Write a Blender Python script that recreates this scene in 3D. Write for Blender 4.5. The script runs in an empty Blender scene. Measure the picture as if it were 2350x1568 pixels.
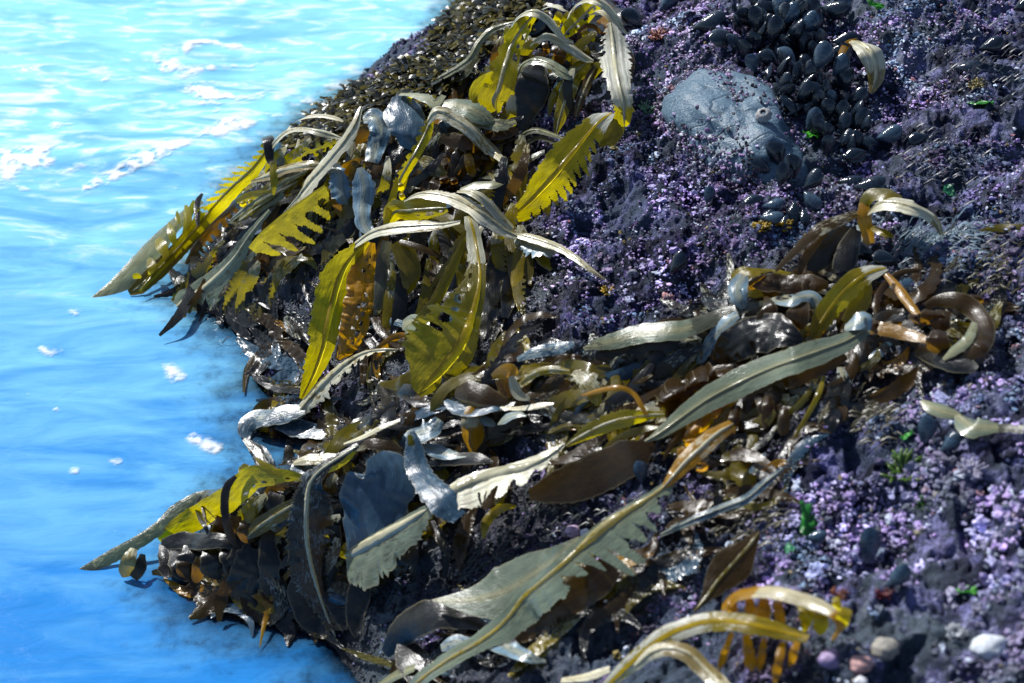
import bpy, math, random
import numpy as np
from mathutils import Vector, Matrix, Quaternion

random.seed(7)
rng = np.random.default_rng(7)
S = bpy.context.scene
COL = S.collection

# ------------------------------------------------------------------ camera
PITCH = math.radians(38)
LENS, SENS = 60.0, 36.0
CAM = np.array((0.0, -2.364, 1.967))
FWD = np.array((0, math.cos(PITCH), -math.sin(PITCH)))
UPV = np.array((0, math.sin(PITCH), math.cos(PITCH)))
RGT = np.array((1.0, 0, 0))
cd = bpy.data.cameras.new('camera')
cam = bpy.data.objects.new('camera', cd)
COL.objects.link(cam)
cam.location = CAM
cam.rotation_euler = (math.pi / 2 - PITCH, 0, 0)
cd.lens, cd.sensor_width = LENS, SENS
cd.clip_start, cd.clip_end = 0.05, 500
cd.dof.use_dof = True
cd.dof.focus_distance = 2.95
cd.dof.aperture_fstop = 4.0
S.camera = cam

# ------------------------------------------------------------------ light
ELEV, AZ = math.radians(43), math.radians(-42)       # azimuth from +Y towards +X
SUN = np.array((math.sin(AZ) * math.cos(ELEV), math.cos(AZ) * math.cos(ELEV), math.sin(ELEV)))
w = bpy.data.worlds.new('World')
S.world = w
w.use_nodes = True
nt = w.node_tree
sky = nt.nodes.new('ShaderNodeTexSky')
sky.sky_type = 'NISHITA'
sky.sun_disc = False
sky.sun_elevation = ELEV
sky.sun_rotation = AZ
sky.ozone_density = 3.0
bg = nt.nodes['Background']
nt.links.new(sky.outputs[0], bg.inputs[0])
bg.inputs[1].default_value = 0.085
sl = bpy.data.lights.new('sun', 'SUN')
so = bpy.data.objects.new('sun', sl)
COL.objects.link(so)
sl.energy = 4.6
sl.angle = math.radians(0.5)
sl.color = (1.0, 0.985, 0.96)
so.rotation_euler = Vector(-SUN).to_track_quat('-Z', 'Y').to_euler()
S.view_settings.view_transform = 'Standard'
S.view_settings.look = 'None'
S.view_settings.exposure = 0.48
S.view_settings.gamma = 1.0
S.cycles.max_bounces = 8
S.cycles.transparent_max_bounces = 12
S.cycles.caustics_reflective = False
S.cycles.caustics_refractive = False

# ------------------------------------------------------------------ noise
def _hash(ix, iy, seed):
    h = (ix.astype(np.int64) * 374761393 + iy.astype(np.int64) * 668265263 + seed * 1274126177) & 0xffffffff
    h = ((h ^ (h >> 13)) * 1103515245) & 0xffffffff
    h = ((h ^ (h >> 16)) * 374761393) & 0xffffffff
    return ((h ^ (h >> 15)) & 0xffff) / 65535.0

def vnoise(x, y, seed=0):
    x = np.asarray(x, float); y = np.asarray(y, float)
    ix, iy = np.floor(x), np.floor(y)
    fx, fy = x - ix, y - iy
    fx = fx * fx * fx * (fx * (fx * 6 - 15) + 10)
    fy = fy * fy * fy * (fy * (fy * 6 - 15) + 10)
    a, b = _hash(ix, iy, seed), _hash(ix + 1, iy, seed)
    c, d = _hash(ix, iy + 1, seed), _hash(ix + 1, iy + 1, seed)
    return (a + (b - a) * fx) * (1 - fy) + (c + (d - c) * fx) * fy

def fbm(x, y, seed=0, octv=4, gain=0.5):
    s, a, n = 0, 1.0, 0
    for o in range(octv):
        s = s + a * (vnoise(x * 2 ** o + 3.7 * o, y * 2 ** o - 5.1 * o, seed + o) - 0.5) * 2
        n += a
        a *= gain
    return s / n

# ------------------------------------------------------------------ photo regions (for reading coordinates)
REG = {0: (0, 0, 1), 1: (780.3, 0, .3127), 2: (183.6, 202, .3512), 3: (642.6, 413.1, .3512), 4: (1468.8, 0, .375),
       5: (1285.2, 440.6, .4531), 6: (137.7, 918, .3805), 7: (642.6, 963.9, .4297), 8: (1432, 918, .4144),
       9: (0, 0, .4297), 10: (0, 642.6, .3127), 11: (918, 716, .2735)}
KPX = SENS / LENS / 2350.0

def ray(u, v):
    u = np.asarray(u, float); v = np.asarray(v, float)
    dx, dy = (u - 1175) * KPX, -(v - 784) * KPX
    return FWD + dx[..., None] * RGT + dy[..., None] * UPV     # unit depth along FWD

def plane_pt(u, v, z=0.0):
    d = ray(u, v)
    t = (z - CAM[2]) / d[..., 2]
    return CAM + d * t[..., None]

# ------------------------------------------------------------------ shoreline and height of the rock
SH = [(1250, -420), (1120, -110), (1072, 0), (1000, 130), (870, 198), (745, 262), (660, 330), (585, 420), (480, 560), (410, 665),
      (470, 705), (545, 770), (610, 835), (585, 885), (640, 930), (600, 985), (700, 1015), (735, 1050), (640, 1085),
      (540, 1150), (450, 1260), (425, 1330), (480, 1390), (640, 1440), (735, 1462), (805, 1560), (860, 1700), (900, 2100)]
_sh = plane_pt(np.array([p[0] for p in SH]), np.array([p[1] for p in SH]))[:, :2]
POLY = np.vstack([_sh, [[_sh[-1, 0], -6], [14, -6], [14, 16], [_sh[0, 0] + 2.5, 16]]])

def poly_sd(px, py, poly, nseg=None):
    """signed distance, positive inside; only the first nseg edges count as shore"""
    n = len(poly)
    d = np.full(px.shape, 1e9)
    ins = np.zeros(px.shape, bool)
    for i in range(n):
        ax, ay = poly[i]; bx, by = poly[(i + 1) % n]
        ex, ey = bx - ax, by - ay
        if nseg is None or i < nseg:
            t = np.clip(((px - ax) * ex + (py - ay) * ey) / (ex * ex + ey * ey + 1e-12), 0, 1)
            d = np.minimum(d, np.hypot(px - ax - t * ex, py - ay - t * ey))
        if abs(ey) > 1e-12:
            c = ((ay > py) != (by > py)) & (px < (bx - ax) * (py - ay) / ey + ax)
            ins ^= c
    return np.where(ins, d, -d)

class Field:
    def __init__(s, x0, x1, y0, y1, st, fn):
        s.x0, s.y0, s.st = x0, y0, st
        X, Y = np.meshgrid(np.arange(x0, x1, st), np.arange(y0, y1, st), indexing='ij')
        s.a = fn(X, Y)
    def __call__(s, x, y):
        fx = np.clip((x - s.x0) / s.st, 0, s.a.shape[0] - 1.001)
        fy = np.clip((y - s.y0) / s.st, 0, s.a.shape[1] - 1.001)
        i, j = fx.astype(int), fy.astype(int)
        fx, fy = fx - i, fy - j
        a = s.a
        return (a[i, j] * (1 - fx) + a[i + 1, j] * fx) * (1 - fy) + (a[i, j + 1] * (1 - fx) + a[i + 1, j + 1] * fx) * fy

SDF = Field(-1.6, 3.2, -2.2, 4.2, 0.012, lambda X, Y: poly_sd(X, Y, POLY, len(POLY) - 1))

def shape(sd, x, y):
    ins = 0.50 * (1 - np.exp(-np.maximum(sd, 0) / 0.42)) + 0.05 * np.maximum(sd, 0)
    o = np.maximum(-sd, 0)
    out = -np.minimum(.30 * o + 9 * np.maximum(o - .06, 0) ** 2, .25 + .2 * np.minimum(o, 1))
    return np.where(sd > 0, ins, out)

def h_base(x, y):
    sd = SDF(x, y)
    near = np.clip(np.abs(sd) / 0.25, 0.22, .7)
    h = shape(sd, x, y)
    crag = 1 - 2.2 * np.abs(fbm(x * 4.5 + .3 * y, y * 4.5, 25, 3))            # ridged: ledges and clefts
    return h + near * (0.050 * fbm(x * 2.6, y * 2.6, 11, 3) + 0.026 * fbm(x * 9, y * 9, 21, 3) + .045 * (crag - .3) * np.clip(sd / .15, 0, 1))

HF = Field(-1.6, 3.2, -2.2, 4.2, 0.008, h_base)

def hit(u, v, lift, surf=True):
    """first point on the ray whose height is the ground (or the water) plus lift"""
    u = np.atleast_1d(np.asarray(u, float)); v = np.atleast_1d(np.asarray(v, float))
    lift = np.broadcast_to(np.asarray(lift, float), u.shape)
    d = ray(u, v)
    T = np.arange(1.3, 6.5, 0.02)
    P = CAM + d[:, None, :] * T[None, :, None]
    g = HF(P[..., 0], P[..., 1])
    if surf: g = np.maximum(g, 0)
    f = P[..., 2] - g - lift[:, None]
    k = np.argmax(f <= 0, axis=1)
    k = np.clip(np.where((f <= 0).any(axis=1), k, len(T) - 1), 1, None)
    r = np.arange(len(u))
    f0, f1 = f[r, k - 1], f[r, k]
    t = T[k - 1] + 0.02 * np.clip(f0 / (f0 - f1 + 1e-9), 0, 1)
    return CAM + d * t[:, None]

# depth of the bare ground seen along every ray, to keep things from sinking into the rock
_gu, _gv = np.arange(-300, 2700, 8.0), np.arange(-200, 1800, 8.0)
_dm = np.zeros((len(_gu), len(_gv)))
for i, uu in enumerate(_gu):
    _dm[i] = (hit(np.full(len(_gv), uu), _gv, 0.0, False) - CAM) @ FWD
def ground_depth(u, v):
    fx = np.clip((u + 300) / 8, 0, len(_gu) - 1.001); fy = np.clip((v + 200) / 8, 0, len(_gv) - 1.001)
    i, j = fx.astype(int), fy.astype(int); fx, fy = fx - i, fy - j
    return np.minimum(np.minimum(_dm[i, j], _dm[i + 1, j]), np.minimum(_dm[i, j + 1], _dm[i + 1, j + 1]))

def project(P):
    q = P - CAM
    z = q @ FWD
    return 1175 + (q @ RGT) / z / KPX, 784 - (q @ UPV) / z / KPX, z

# ------------------------------------------------------------------ mesh helpers
def make_mesh(name, V, F, mat=None, attrs=None, smooth=True, uv=None):
    V = np.asarray(V, np.float32); F = np.asarray(F, np.int32)
    me = bpy.data.meshes.new(name)
    n, k = F.shape
    me.vertices.add(len(V)); me.vertices.foreach_set('co', V.ravel())
    me.loops.add(n * k); me.loops.foreach_set('vertex_index', F.ravel())
    me.polygons.add(n)
    me.polygons.foreach_set('loop_start', np.arange(0, n * k, k, dtype=np.int32))
    me.polygons.foreach_set('loop_total', np.full(n, k, np.int32))
    me.update(calc_edges=True)
    me.polygons.foreach_set('use_smooth', np.full(n, smooth))
    for an, arr in (attrs or {}).items():
        arr = np.asarray(arr, np.float32)
        if arr.ndim == 1:
            me.attributes.new(an, 'FLOAT', 'POINT').data.foreach_set('value', arr)
        else:
            a = me.attributes.new(an, 'FLOAT_COLOR', 'POINT')
            a.data.foreach_set('color', np.hstack([arr[:, :3], np.ones((len(arr), 1), np.float32)]).ravel())
    if uv is not None:
        l = me.uv_layers.new(name='uv')
        l.data.foreach_set('uv', np.asarray(uv, np.float32)[F.ravel()].ravel())
    if mat: me.materials.append(mat)
    me.validate()
    return me

def link(name, data, parent=None, loc=(0, 0, 0)):
    o = bpy.data.objects.new(name, data)
    COL.objects.link(o)
    o.location = loc
    if parent: o.parent = parent
    return o

def tag(o, label=None, cat=None, group=None, kind=None):
    for k, v in (('label', label), ('category', cat), ('group', group), ('kind', kind)):
        if v: o[k] = v
    return o

def thing(name, label, cat, loc, group=None):
    o = link(name, None, None, tuple(map(float, loc)))
    o.empty_display_size = 0.02
    return tag(o, label, cat, group)

def grid_faces(n, m):
    i, j = np.meshgrid(np.arange(n - 1), np.arange(m - 1), indexing='ij')
    a = (i * m + j).ravel()
    return np.stack([a, a + m, a + m + 1, a + 1], 1)

# ------------------------------------------------------------------ materials
class NT:
    def __init__(s, name):
        s.m = bpy.data.materials.new(name)
        s.m.use_nodes = True
        s.t = s.m.node_tree
        s.t.nodes.clear()
        s.out = s.t.nodes.new('ShaderNodeOutputMaterial')
    def n(s, typ, **kw):
        nd = s.t.nodes.new('ShaderNode' + typ)
        for k, v in kw.items():
            if k.startswith('_'): setattr(nd, k[1:], v)
        return nd
    def set(s, sock, v):
        if isinstance(v, bpy.types.NodeSocket): s.t.links.new(v, sock)
        elif v is not None:
            if hasattr(sock.default_value, '__len__') and not hasattr(v, '__len__'): v = (v, v, v, 1)
            if hasattr(v, '__len__') and len(v) == 3 and len(sock.default_value) == 4: v = (*v, 1)
            sock.default_value = v
    def coord(s, which='Object', scale=(1, 1, 1), loc=(0, 0, 0), rot=(0, 0, 0)):
        c = s.n('TexCoord'); mp = s.n('Mapping')
        s.t.links.new(c.outputs[which], mp.inputs[0])
        mp.inputs['Scale'].default_value = scale; mp.inputs['Location'].default_value = loc
        mp.inputs['Rotation'].default_value = rot
        return mp.outputs[0]
    def noise(s, vec, scale, detail=4, rough=.55, dist=0, col=False):
        nd = s.n('TexNoise'); s.set(nd.inputs['Vector'], vec)
        nd.inputs['Scale'].default_value = scale; nd.inputs['Detail'].default_value = detail
        nd.inputs['Roughness'].default_value = rough; nd.inputs['Distortion'].default_value = dist
        return nd.outputs['Color' if col else 'Fac']
    def voro(s, vec, scale, out='Color', feat='F1', rnd=1):
        nd = s.n('TexVoronoi', _feature=feat); s.set(nd.inputs['Vector'], vec)
        nd.inputs['Scale'].default_value = scale; nd.inputs['Randomness'].default_value = rnd
        return nd.outputs[out]
    def ramp(s, fac, stops, interp='LINEAR'):
        nd = s.n('ValToRGB'); s.set(nd.inputs[0], fac)
        r = nd.color_ramp; r.interpolation = interp
        while len(r.elements) < len(stops): r.elements.new(0.5)
        for e, (p, c) in zip(r.elements, stops):
            e.position = p; e.color = (*c, 1) if hasattr(c, '__len__') else (c, c, c, 1)
        return nd.outputs[0]
    def mix(s, fac, a, b, mode='MIX'):
        nd = s.n('Mix', _data_type='RGBA', _blend_type=mode)
        s.set(nd.inputs[0], fac); s.set(nd.inputs[6], a); s.set(nd.inputs[7], b)
        return nd.outputs[2]
    def math(s, op, a, b=None, c=None, clamp=False):
        nd = s.n('Math', _operation=op, _use_clamp=clamp)
        for i, v in enumerate((a, b, c)):
            if v is not None: s.set(nd.inputs[i], v)
        return nd.outputs[0]
    def rng(s, v, a, b, c=0, d=1, smooth=False):
        nd = s.n('MapRange', _interpolation_type='SMOOTHSTEP' if smooth else 'LINEAR')
        for i, q in enumerate((v, a, b, c, d)): s.set(nd.inputs[i], q)
        return nd.outputs[0]
    def attr(s, name, out='Fac'):
        nd = s.n('Attribute', _attribute_name=name); return nd.outputs[out]
    def xyz(s, vec):
        nd = s.n('SeparateXYZ'); s.set(nd.inputs[0], vec); return nd.outputs
    def bump(s, h, strength=.5, dist=.01, nrm=None):
        nd = s.n('Bump'); s.set(nd.inputs['Height'], h)
        nd.inputs['Strength'].default_value = strength; nd.inputs['Distance'].default_value = dist
        if nrm is not None: s.set(nd.inputs['Normal'], nrm)
        return nd.outputs[0]
    def pr(s, color, rough=.5, nrm=None, **kw):
        nd = s.n('BsdfPrincipled'); s.set(nd.inputs['Base Color'], color); s.set(nd.inputs['Roughness'], rough)
        if nrm is not None: s.set(nd.inputs['Normal'], nrm)
        for k, v in kw.items(): s.set(nd.inputs[k], v)
        return nd.outputs[0]
    def mixsh(s, fac, a, b):
        nd = s.n('MixShader'); s.set(nd.inputs[0], fac); s.set(nd.inputs[1], a); s.set(nd.inputs[2], b)
        return nd.outputs[0]
    def done(s, sh):
        s.t.links.new(sh, s.out.inputs[0]); return s.m

def rock_material():
    k = NT('rock_crust')
    p = k.coord('Object')
    big = k.noise(p, 5.5, 5, .6)
    mid = k.noise(p, 22, 5, .65)
    cell = k.voro(p, 95)
    cs = k.n('SeparateColor'); k.set(cs.inputs[0], cell)
    tone = k.ramp(cs.outputs[0], [(0, (.010, .012, .018)), (.24, (.035, .026, .03)), (.38, (.11, .06, .19)), (.55, (.27, .17, .44)),
                                  (.68, (.05, .09, .22)), (.80, (.44, .38, .66)), (.90, (.16, .12, .06)), (1, (.66, .66, .74))])
    cell2 = k.voro(p, 34)
    cs2 = k.n('SeparateColor'); k.set(cs2.inputs[0], cell2)
    tone2 = k.ramp(cs2.outputs[1], [(0, (.012, .014, .02)), (.3, (.05, .035, .045)), (.5, (.22, .12, .24)), (.75, (.10, .10, .14)), (1, (.34, .25, .34))])
    c = k.mix(.45, tone, tone2)
    sp = k.noise(p, 260, 3, .7)
    c = k.mix(k.rng(sp, .56, .66), c, (.56, .52, .58))
    c = k.mix(k.rng(sp, .46, .38), c, (.008, .010, .016))
    lil = k.attr('lilac')
    c = k.mix(k.math('MULTIPLY', lil, k.rng(sp, .34, .56)), c, k.mix(k.rng(mid, .4, .6), (.19, .12, .30), (.42, .36, .58)))
    pits = k.rng(k.noise(p, 75, 4, .65), .50, .38)
    c = k.mix(k.math('MULTIPLY', pits, .85), c, (.010, .011, .022))
    dark = k.rng(mid, .58, .46)
    c = k.mix(k.math('MULTIPLY', dark, .93), c, (.008, .010, .018))
    brown = k.rng(big, .56, .68)
    c = k.mix(k.math('MULTIPLY', brown, .25), c, k.mix(mid, (.03, .022, .008), (.10, .075, .03)))
    # pale crust thicker on the higher rock to the right; wet brown-black weed film near the water
    g = k.n('NewGeometry')
    x, y, z = k.xyz(g.outputs['Position'])
    pale = k.math('MULTIPLY', k.rng(x, .45, 1.0), k.rng(mid, .42, .60))
    c = k.mix(k.math('MULTIPLY', pale, .55), c, (.36, .38, .47))
    low = k.rng(k.math('ADD', z, k.rng(mid, 0, 1, -.06, .06)), .17, .05)
    c = k.mix(k.math('MULTIPLY', low, .9), c, k.mix(sp, (.006, .008, .012), (.05, .045, .04)))
    c = k.mix(k.math('MULTIPLY', k.attr('frond_shade'), .85), c, k.mix(sp, (.003, .004, .007), (.022, .022, .028)))  # near-black shade under the fronds mixed into the rock colour
    c = k.mix(1.0, c, (.60, .67, .88), 'MULTIPLY')
    zone = k.noise(p, 3.2, 4, .6)
    c = k.mix(k.math('MULTIPLY', k.rng(zone, .48, .62), .75), c, k.mix(sp, (.010, .016, .028), (.10, .14, .20)))
    c = k.mix(k.math('MULTIPLY', k.rng(zone, .44, .32), .45), c, k.mix(sp, (.03, .05, .07), (.20, .26, .30)))
    b = k.bump(sp, .8, .004)
    b = k.bump(k.noise(p, 90, 4, .7), .7, .006, b)
    tf = k.attr('frond_shade')
    return k.done(k.pr(c, k.mix(tf, k.rng(mid, .3, .7, .45, .75), .30), b, **{'Specular IOR Level': k.rng(tf, 0, 1, .08, .24)}))

def water_material():
    k = NT('sea_water')
    p = k.coord('Object')
    g = k.n('NewGeometry')
    x, y, z = k.xyz(g.outputs['Position'])
    st = k.coord('Object', (1.0, 3.4, 1), rot=(0, 0, math.radians(-14)))
    far = k.rng(y, -.75, 1.25, 0, 1)
    swirl = k.noise(st, 3.2, 5, .55, 1.2)
    fine = k.noise(st, 7, 6, .6, 1.3)
    # milky, aerated surf further out, deeper blue inshore; sun glare and sky painted in
    deep = (.016, .19, .52)
    milky = (.25, .62, .77)
    f1 = k.math('ADD', far, k.math('MULTIPLY', k.rng(swirl, .32, .66, -.38, .26), k.rng(y, -.8, .6, .35, 1)), clamp=True)
    c = k.mix(f1, deep, milky)
    froth = k.math('MULTIPLY', k.rng(fine, .50, .62), k.rng(k.math('ADD', swirl, k.math('MULTIPLY', far, .22)), .56, .72), clamp=True)
    froth = k.math('MULTIPLY', froth, k.rng(y, .15, .8, 0, .75))
    c = k.mix(k.math('MULTIPLY', froth, .85), c, (.82, .84, .86))
    dep = k.math('MULTIPLY', k.attr('depth'), k.rng(k.noise(p, 24, 4, .65), .34, .66, .35, 1.5))
    vis = k.math('SUBTRACT', 1, k.math('POWER', 2.718, k.math('MULTIPLY', dep, -55)))
    vis = k.math('ADD', vis, .02, clamp=True)
    h = k.math('ADD', k.noise(st, 7, 4, .5, .6), k.math('MULTIPLY', k.noise(st, 40, 3, .5), .12))
    b = k.bump(h, .13, .03)
    dif = k.n('BsdfDiffuse'); k.set(dif.inputs[0], c); k.set(dif.inputs['Normal'], b)
    tr = k.n('BsdfTransparent'); k.set(tr.inputs[0], (.42, .60, .70))
    body = k.mixsh(vis, tr.outputs[0], dif.outputs[0])
    gl = k.n('BsdfGlossy'); k.set(gl.inputs['Roughness'], .15); k.set(gl.inputs['Normal'], b); k.set(gl.inputs[0], (1, 1, 1))
    fr = k.n('Fresnel'); fr.inputs[0].default_value = 1.33; k.set(fr.inputs['Normal'], b)
    return k.done(k.mixsh(fr.outputs[0], body, gl.outputs[0]))

def foam_material():
    k = NT('sea_foam')
    p = k.coord('Object')
    st = k.coord('Object', (1, 2.2, 1), rot=(0, 0, .5))
    v = k.voro(p, 85, 'Distance')
    n = k.noise(p, 30, 4, .6)
    streak = k.noise(st, 42, 3, .6)
    e = k.math('ADD', k.attr('edge'), k.math('ADD', k.math('MULTIPLY', k.math('SUBTRACT', n, .5), .7), k.math('MULTIPLY', k.math('SUBTRACT', streak, .5), .8)))
    al = k.rng(e, .05, 1.0, 0, .92, True)
    hole = k.math('MULTIPLY', k.rng(v, .26, .08), k.rng(k.noise(p, 14, 3), .40, .55))
    al = k.math('MULTIPLY', al, k.math('SUBTRACT', 1, k.math('MULTIPLY', hole, .85)))
    b = k.bump(v, .3, .002)
    t = k.n('BsdfTransparent')
    return k.done(k.mixsh(al, t.outputs[0], k.pr((.80, .84, .88), .6, b)))

def kelp_material(name, wet, trans, dry, tfac, rough=.30, coat=.55, spec=.5):  # dry: pale colour of dried film plus painted sun glare and sky sheen
    k = NT(name)
    u = k.n('UVMap'); uv = u.outputs[0]
    mp = k.n('Mapping'); k.set(mp.inputs[0], uv); mp.inputs['Scale'].default_value = (5.5, 5, 1)
    inf = k.n('ObjectInfo')
    off = k.n('CombineXYZ'); k.set(off.inputs[0], k.math('MULTIPLY', inf.outputs['Random'], 37)); k.set(off.inputs[1], k.math('MULTIPLY', inf.outputs['Random'], 11))
    k.set(mp.inputs['Location'], off.outputs[0])
    st = k.noise(mp.outputs[0], 1.6, 5, .6)
    st2 = k.noise(mp.outputs[0], 5.5, 3, .6)
    blot = k.noise(k.coord('Object'), 34, 5, .65)
    d = k.attr('dry')  # pale patches: dried film plus sun glare and sky sheen painted as colour
    dm = k.rng(k.math('ADD', d, k.math('ADD', k.math('MULTIPLY', k.math('SUBTRACT', st2, .5), .9), k.math('MULTIPLY', k.math('SUBTRACT', blot, .5), .8))), .47, .56)
    var = k.rng(st, .3, .7, .72, 1.25)
    vr = k.math('MULTIPLY', var, k.rng(inf.outputs['Random'], 0, 1, .8, 1.2))
    def sc(c, f):
        q = k.n('VectorMath', _operation='SCALE'); q.inputs[0].default_value = c; k.set(q.inputs['Scale'], f); return q.outputs[0]
    wc, dc, tc = sc(wet, vr), sc(dry, vr), sc(trans, var)
    # darker reproductive mottling
    mot = k.rng(blot, .58, .68)
    wc = k.mix(k.math('MULTIPLY', mot, .45), wc, tuple(x * .35 for x in wet))
    ux, uy, uz = k.xyz(uv)
    warm = k.rng(k.math('ABSOLUTE', ux), .0, .13, .55, 0)
    dc = k.mix(warm, dc, (.42, .36, .16))
    cb = k.n('CombineXYZ'); k.set(cb.inputs[0], k.math('MULTIPLY', ux, 42)); k.set(cb.inputs[1], k.math('MULTIPLY', uy, 2.2)); k.set(cb.inputs[2], k.math('MULTIPLY', inf.outputs['Random'], 50))
    line = k.noise(cb.outputs[0], 1.0, 3, .6)
    dc = k.mix(k.rng(line, .42, .62), dc, k.mix(.55, dc, (.10, .11, .07)))
    base = k.mix(dm, wc, dc)
    base = k.mix(k.math('MULTIPLY', k.rng(k.attr('rim'), .35, .9), .32), base, (.34, .30, .18))
    b = k.bump(st2, .25, .003)
    b = k.bump(blot, .35, .004, b)
    ro = k.rng(dm, 0, 1, rough, .31)
    ro = k.math('ADD', ro, k.rng(blot, .3, .7, -.08, .08))
    p = k.pr(base, ro, b, **{'Specular IOR Level': spec, 'Coat Weight': coat, 'Coat Roughness': .13})
    t = k.n('BsdfTranslucent'); k.set(t.inputs[0], tc); k.set(t.inputs['Normal'], b)
    return k.done(k.mixsh(k.rng(dm, 0, 1, tfac, tfac * .55), p, t.outputs[0]))

MAT = {
    'yellow': kelp_material('kelp_yellow', (.24, .18, .004), (.76, .64, .003), (.66, .65, .55), .58),
    'olive': kelp_material('kelp_olive', (.11, .088, .004), (.58, .48, .005), (.38, .38, .28), .5),
    'orange': kelp_material('kelp_orange', (.36, .18, .005), (.74, .38, .004), (.52, .46, .30), .5),
    'brown': kelp_material('kelp_brown', (.036, .021, .005), (.30, .15, .010), (.26, .25, .20), .44, .30, .10),
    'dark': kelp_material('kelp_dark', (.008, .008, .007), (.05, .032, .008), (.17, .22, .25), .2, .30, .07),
    'tan': kelp_material('kelp_tan', (.20, .15, .05), (.42, .33, .06), (.66, .62, .46), .22, .26, .55),
    'grey': kelp_material('kelp_grey', (.09, .095, .065), (.25, .24, .10), (.15, .19, .125), .38, .26, .6),
    'rib': kelp_material('kelp_rib', (.30, .22, .02), (.95, .78, .03), (.55, .46, .20), .7),
    'blue': kelp_material('kelp_sky_sheen', (.035, .075, .115), (.06, .10, .12), (.14, .25, .34), .15, .30, .35, .5),  # reflected sky painted into the blue base colour
}

# ------------------------------------------------------------------ ground, seabed, water
def axis(lo, hi, a, b, st, grow=1.12):
    mid = list(np.arange(a, b, st))
    L, R = [], []
    s, x = st, a
    while x > lo: s *= grow; x -= s; L.append(x)
    s, x = st, mid[-1]
    while x < hi: s *= grow; x += s; R.append(x)
    return np.array(L[::-1] + mid + R)

def smooth01(x):
    x = np.clip(x, 0, 1); return x * x * (3 - 2 * x)

def fine_height(X, Y, sd):
    near = np.clip(sd / .12, .25, 1)
    b1 = 1 - np.abs(fbm(X * 26, Y * 26, 41, 2)) * 1.6          # knobbly crust: billowed noise at several sizes
    b2 = 1 - np.abs(fbm(X * 70, Y * 70, 51, 2)) * 1.6
    b3 = vnoise(X * 150, Y * 150, 61) - .5
    pit = smooth01((vnoise(X * 17, Y * 17, 33) - .62) / .2)
    return near * (.020 * b1 * vnoise(X * 8, Y * 8, 31) + .010 * b2 + .005 * b3 - .022 * pit) - .010

# shade under and between the kelp, painted dark into the rock colour
FROND_SHADE = [[(680, 1000), (880, 860), (1200, 760), (1500, 760), (1700, 640), (1900, 560), (2060, 640), (2260, 700), (2240, 860), (2050, 900), (1860, 1010), (1650, 1160), (1500, 1000), (1300, 1020), (1000, 1080), (760, 1070)],
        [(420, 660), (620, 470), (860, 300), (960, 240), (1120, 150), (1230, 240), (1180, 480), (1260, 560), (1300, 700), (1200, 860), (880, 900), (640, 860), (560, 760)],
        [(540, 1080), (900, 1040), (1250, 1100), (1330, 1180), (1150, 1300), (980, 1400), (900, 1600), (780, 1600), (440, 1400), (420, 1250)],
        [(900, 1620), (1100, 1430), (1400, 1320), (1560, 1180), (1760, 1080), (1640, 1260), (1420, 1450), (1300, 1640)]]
_frond_shade = []
for pl in FROND_SHADE:
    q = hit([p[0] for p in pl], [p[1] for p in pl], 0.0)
    _frond_shade.append(q[:, :2])
def frond_shade(X, Y):
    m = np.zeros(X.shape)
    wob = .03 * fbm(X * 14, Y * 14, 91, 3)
    for q in _frond_shade:
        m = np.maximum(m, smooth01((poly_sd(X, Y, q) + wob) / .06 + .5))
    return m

# patches where lilac crust grows thickest: (photo u, v, radius m, strength)
LIL = [(hit([u], [v], 0.0)[0], r, a) for u, v, r, a in ((1480, 470, .13, 1), (1380, 560, .10, .8), (1560, 600, .10, .7), (1900, 1060, .10, 1), (2150, 1280, .22, .9), (1780, 1200, .08, .8), (2250, 430, .20, .5), (1540, 330, .07, .8), (1500, 60, .10, .5), (1320, 1210, .05, .8), (2280, 820, .10, .6), (2000, 700, .08, .4), (1640, 1110, .06, .8), (2250, 1050, .14, .8))]
def lilac(X, Y):
    m = np.zeros(X.shape)
    for c, r, a in LIL:
        m = np.maximum(m, a * np.exp(-(((X - c[0]) ** 2 + (Y - c[1]) ** 2) / (r * r))))
    return np.clip((m - .55) * 2 + 1.3 * vnoise(X * 20, Y * 20, 141) + .8 * vnoise(X * 55, Y * 55, 142) - .95, 0, 1)

def build_rock():
    xs = axis(-1.5, 3.1, -.85, 1.25, .0032)
    ys = axis(-2.1, 4.1, -1.20, 1.55, .0040)
    X, Y = np.meshgrid(xs, ys, indexing='ij')
    sd = SDF(X, Y)
    Z = h_base(X, Y)
    Z += fine_height(X, Y, sd)
    tf = frond_shade(X, Y).reshape(-1)
    V = np.stack([X, Y, Z], -1).reshape(-1, 3)
    F = grid_faces(len(xs), len(ys))
    keep = (sd.reshape(-1)[F] > -.45).any(1)
    F = F[keep]
    used = np.unique(F); re = np.full(len(V), -1); re[used] = np.arange(len(used))
    me = make_mesh('rock', V[used], re[F], rock_material(), {'frond_shade': tf[used], 'lilac': lilac(X, Y).reshape(-1)[used]})
    tag(link('rock', me), kind='structure')

def sea_level(X, Y):
    a = math.radians(14)
    U, W = X * math.cos(a) - Y * math.sin(a), X * math.sin(a) + Y * math.cos(a)
    amp = np.clip((Y + .3) / 1.3, .08, 1) * np.clip(-SDF(X, Y) / .3, .1, 1)
    amp = np.where((np.abs(X) > 4) | (np.abs(Y) > 5), .3, amp)
    return amp * ((.004 + .012 * np.clip((Y + .1) / 1.0, 0, 1)) * fbm(U * 2.2, W * 6.5, 71, 3) + .004 * np.clip((Y + .1) / 1.0, .1, 1) * fbm(U * 8, W * 22, 81, 2))

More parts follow.
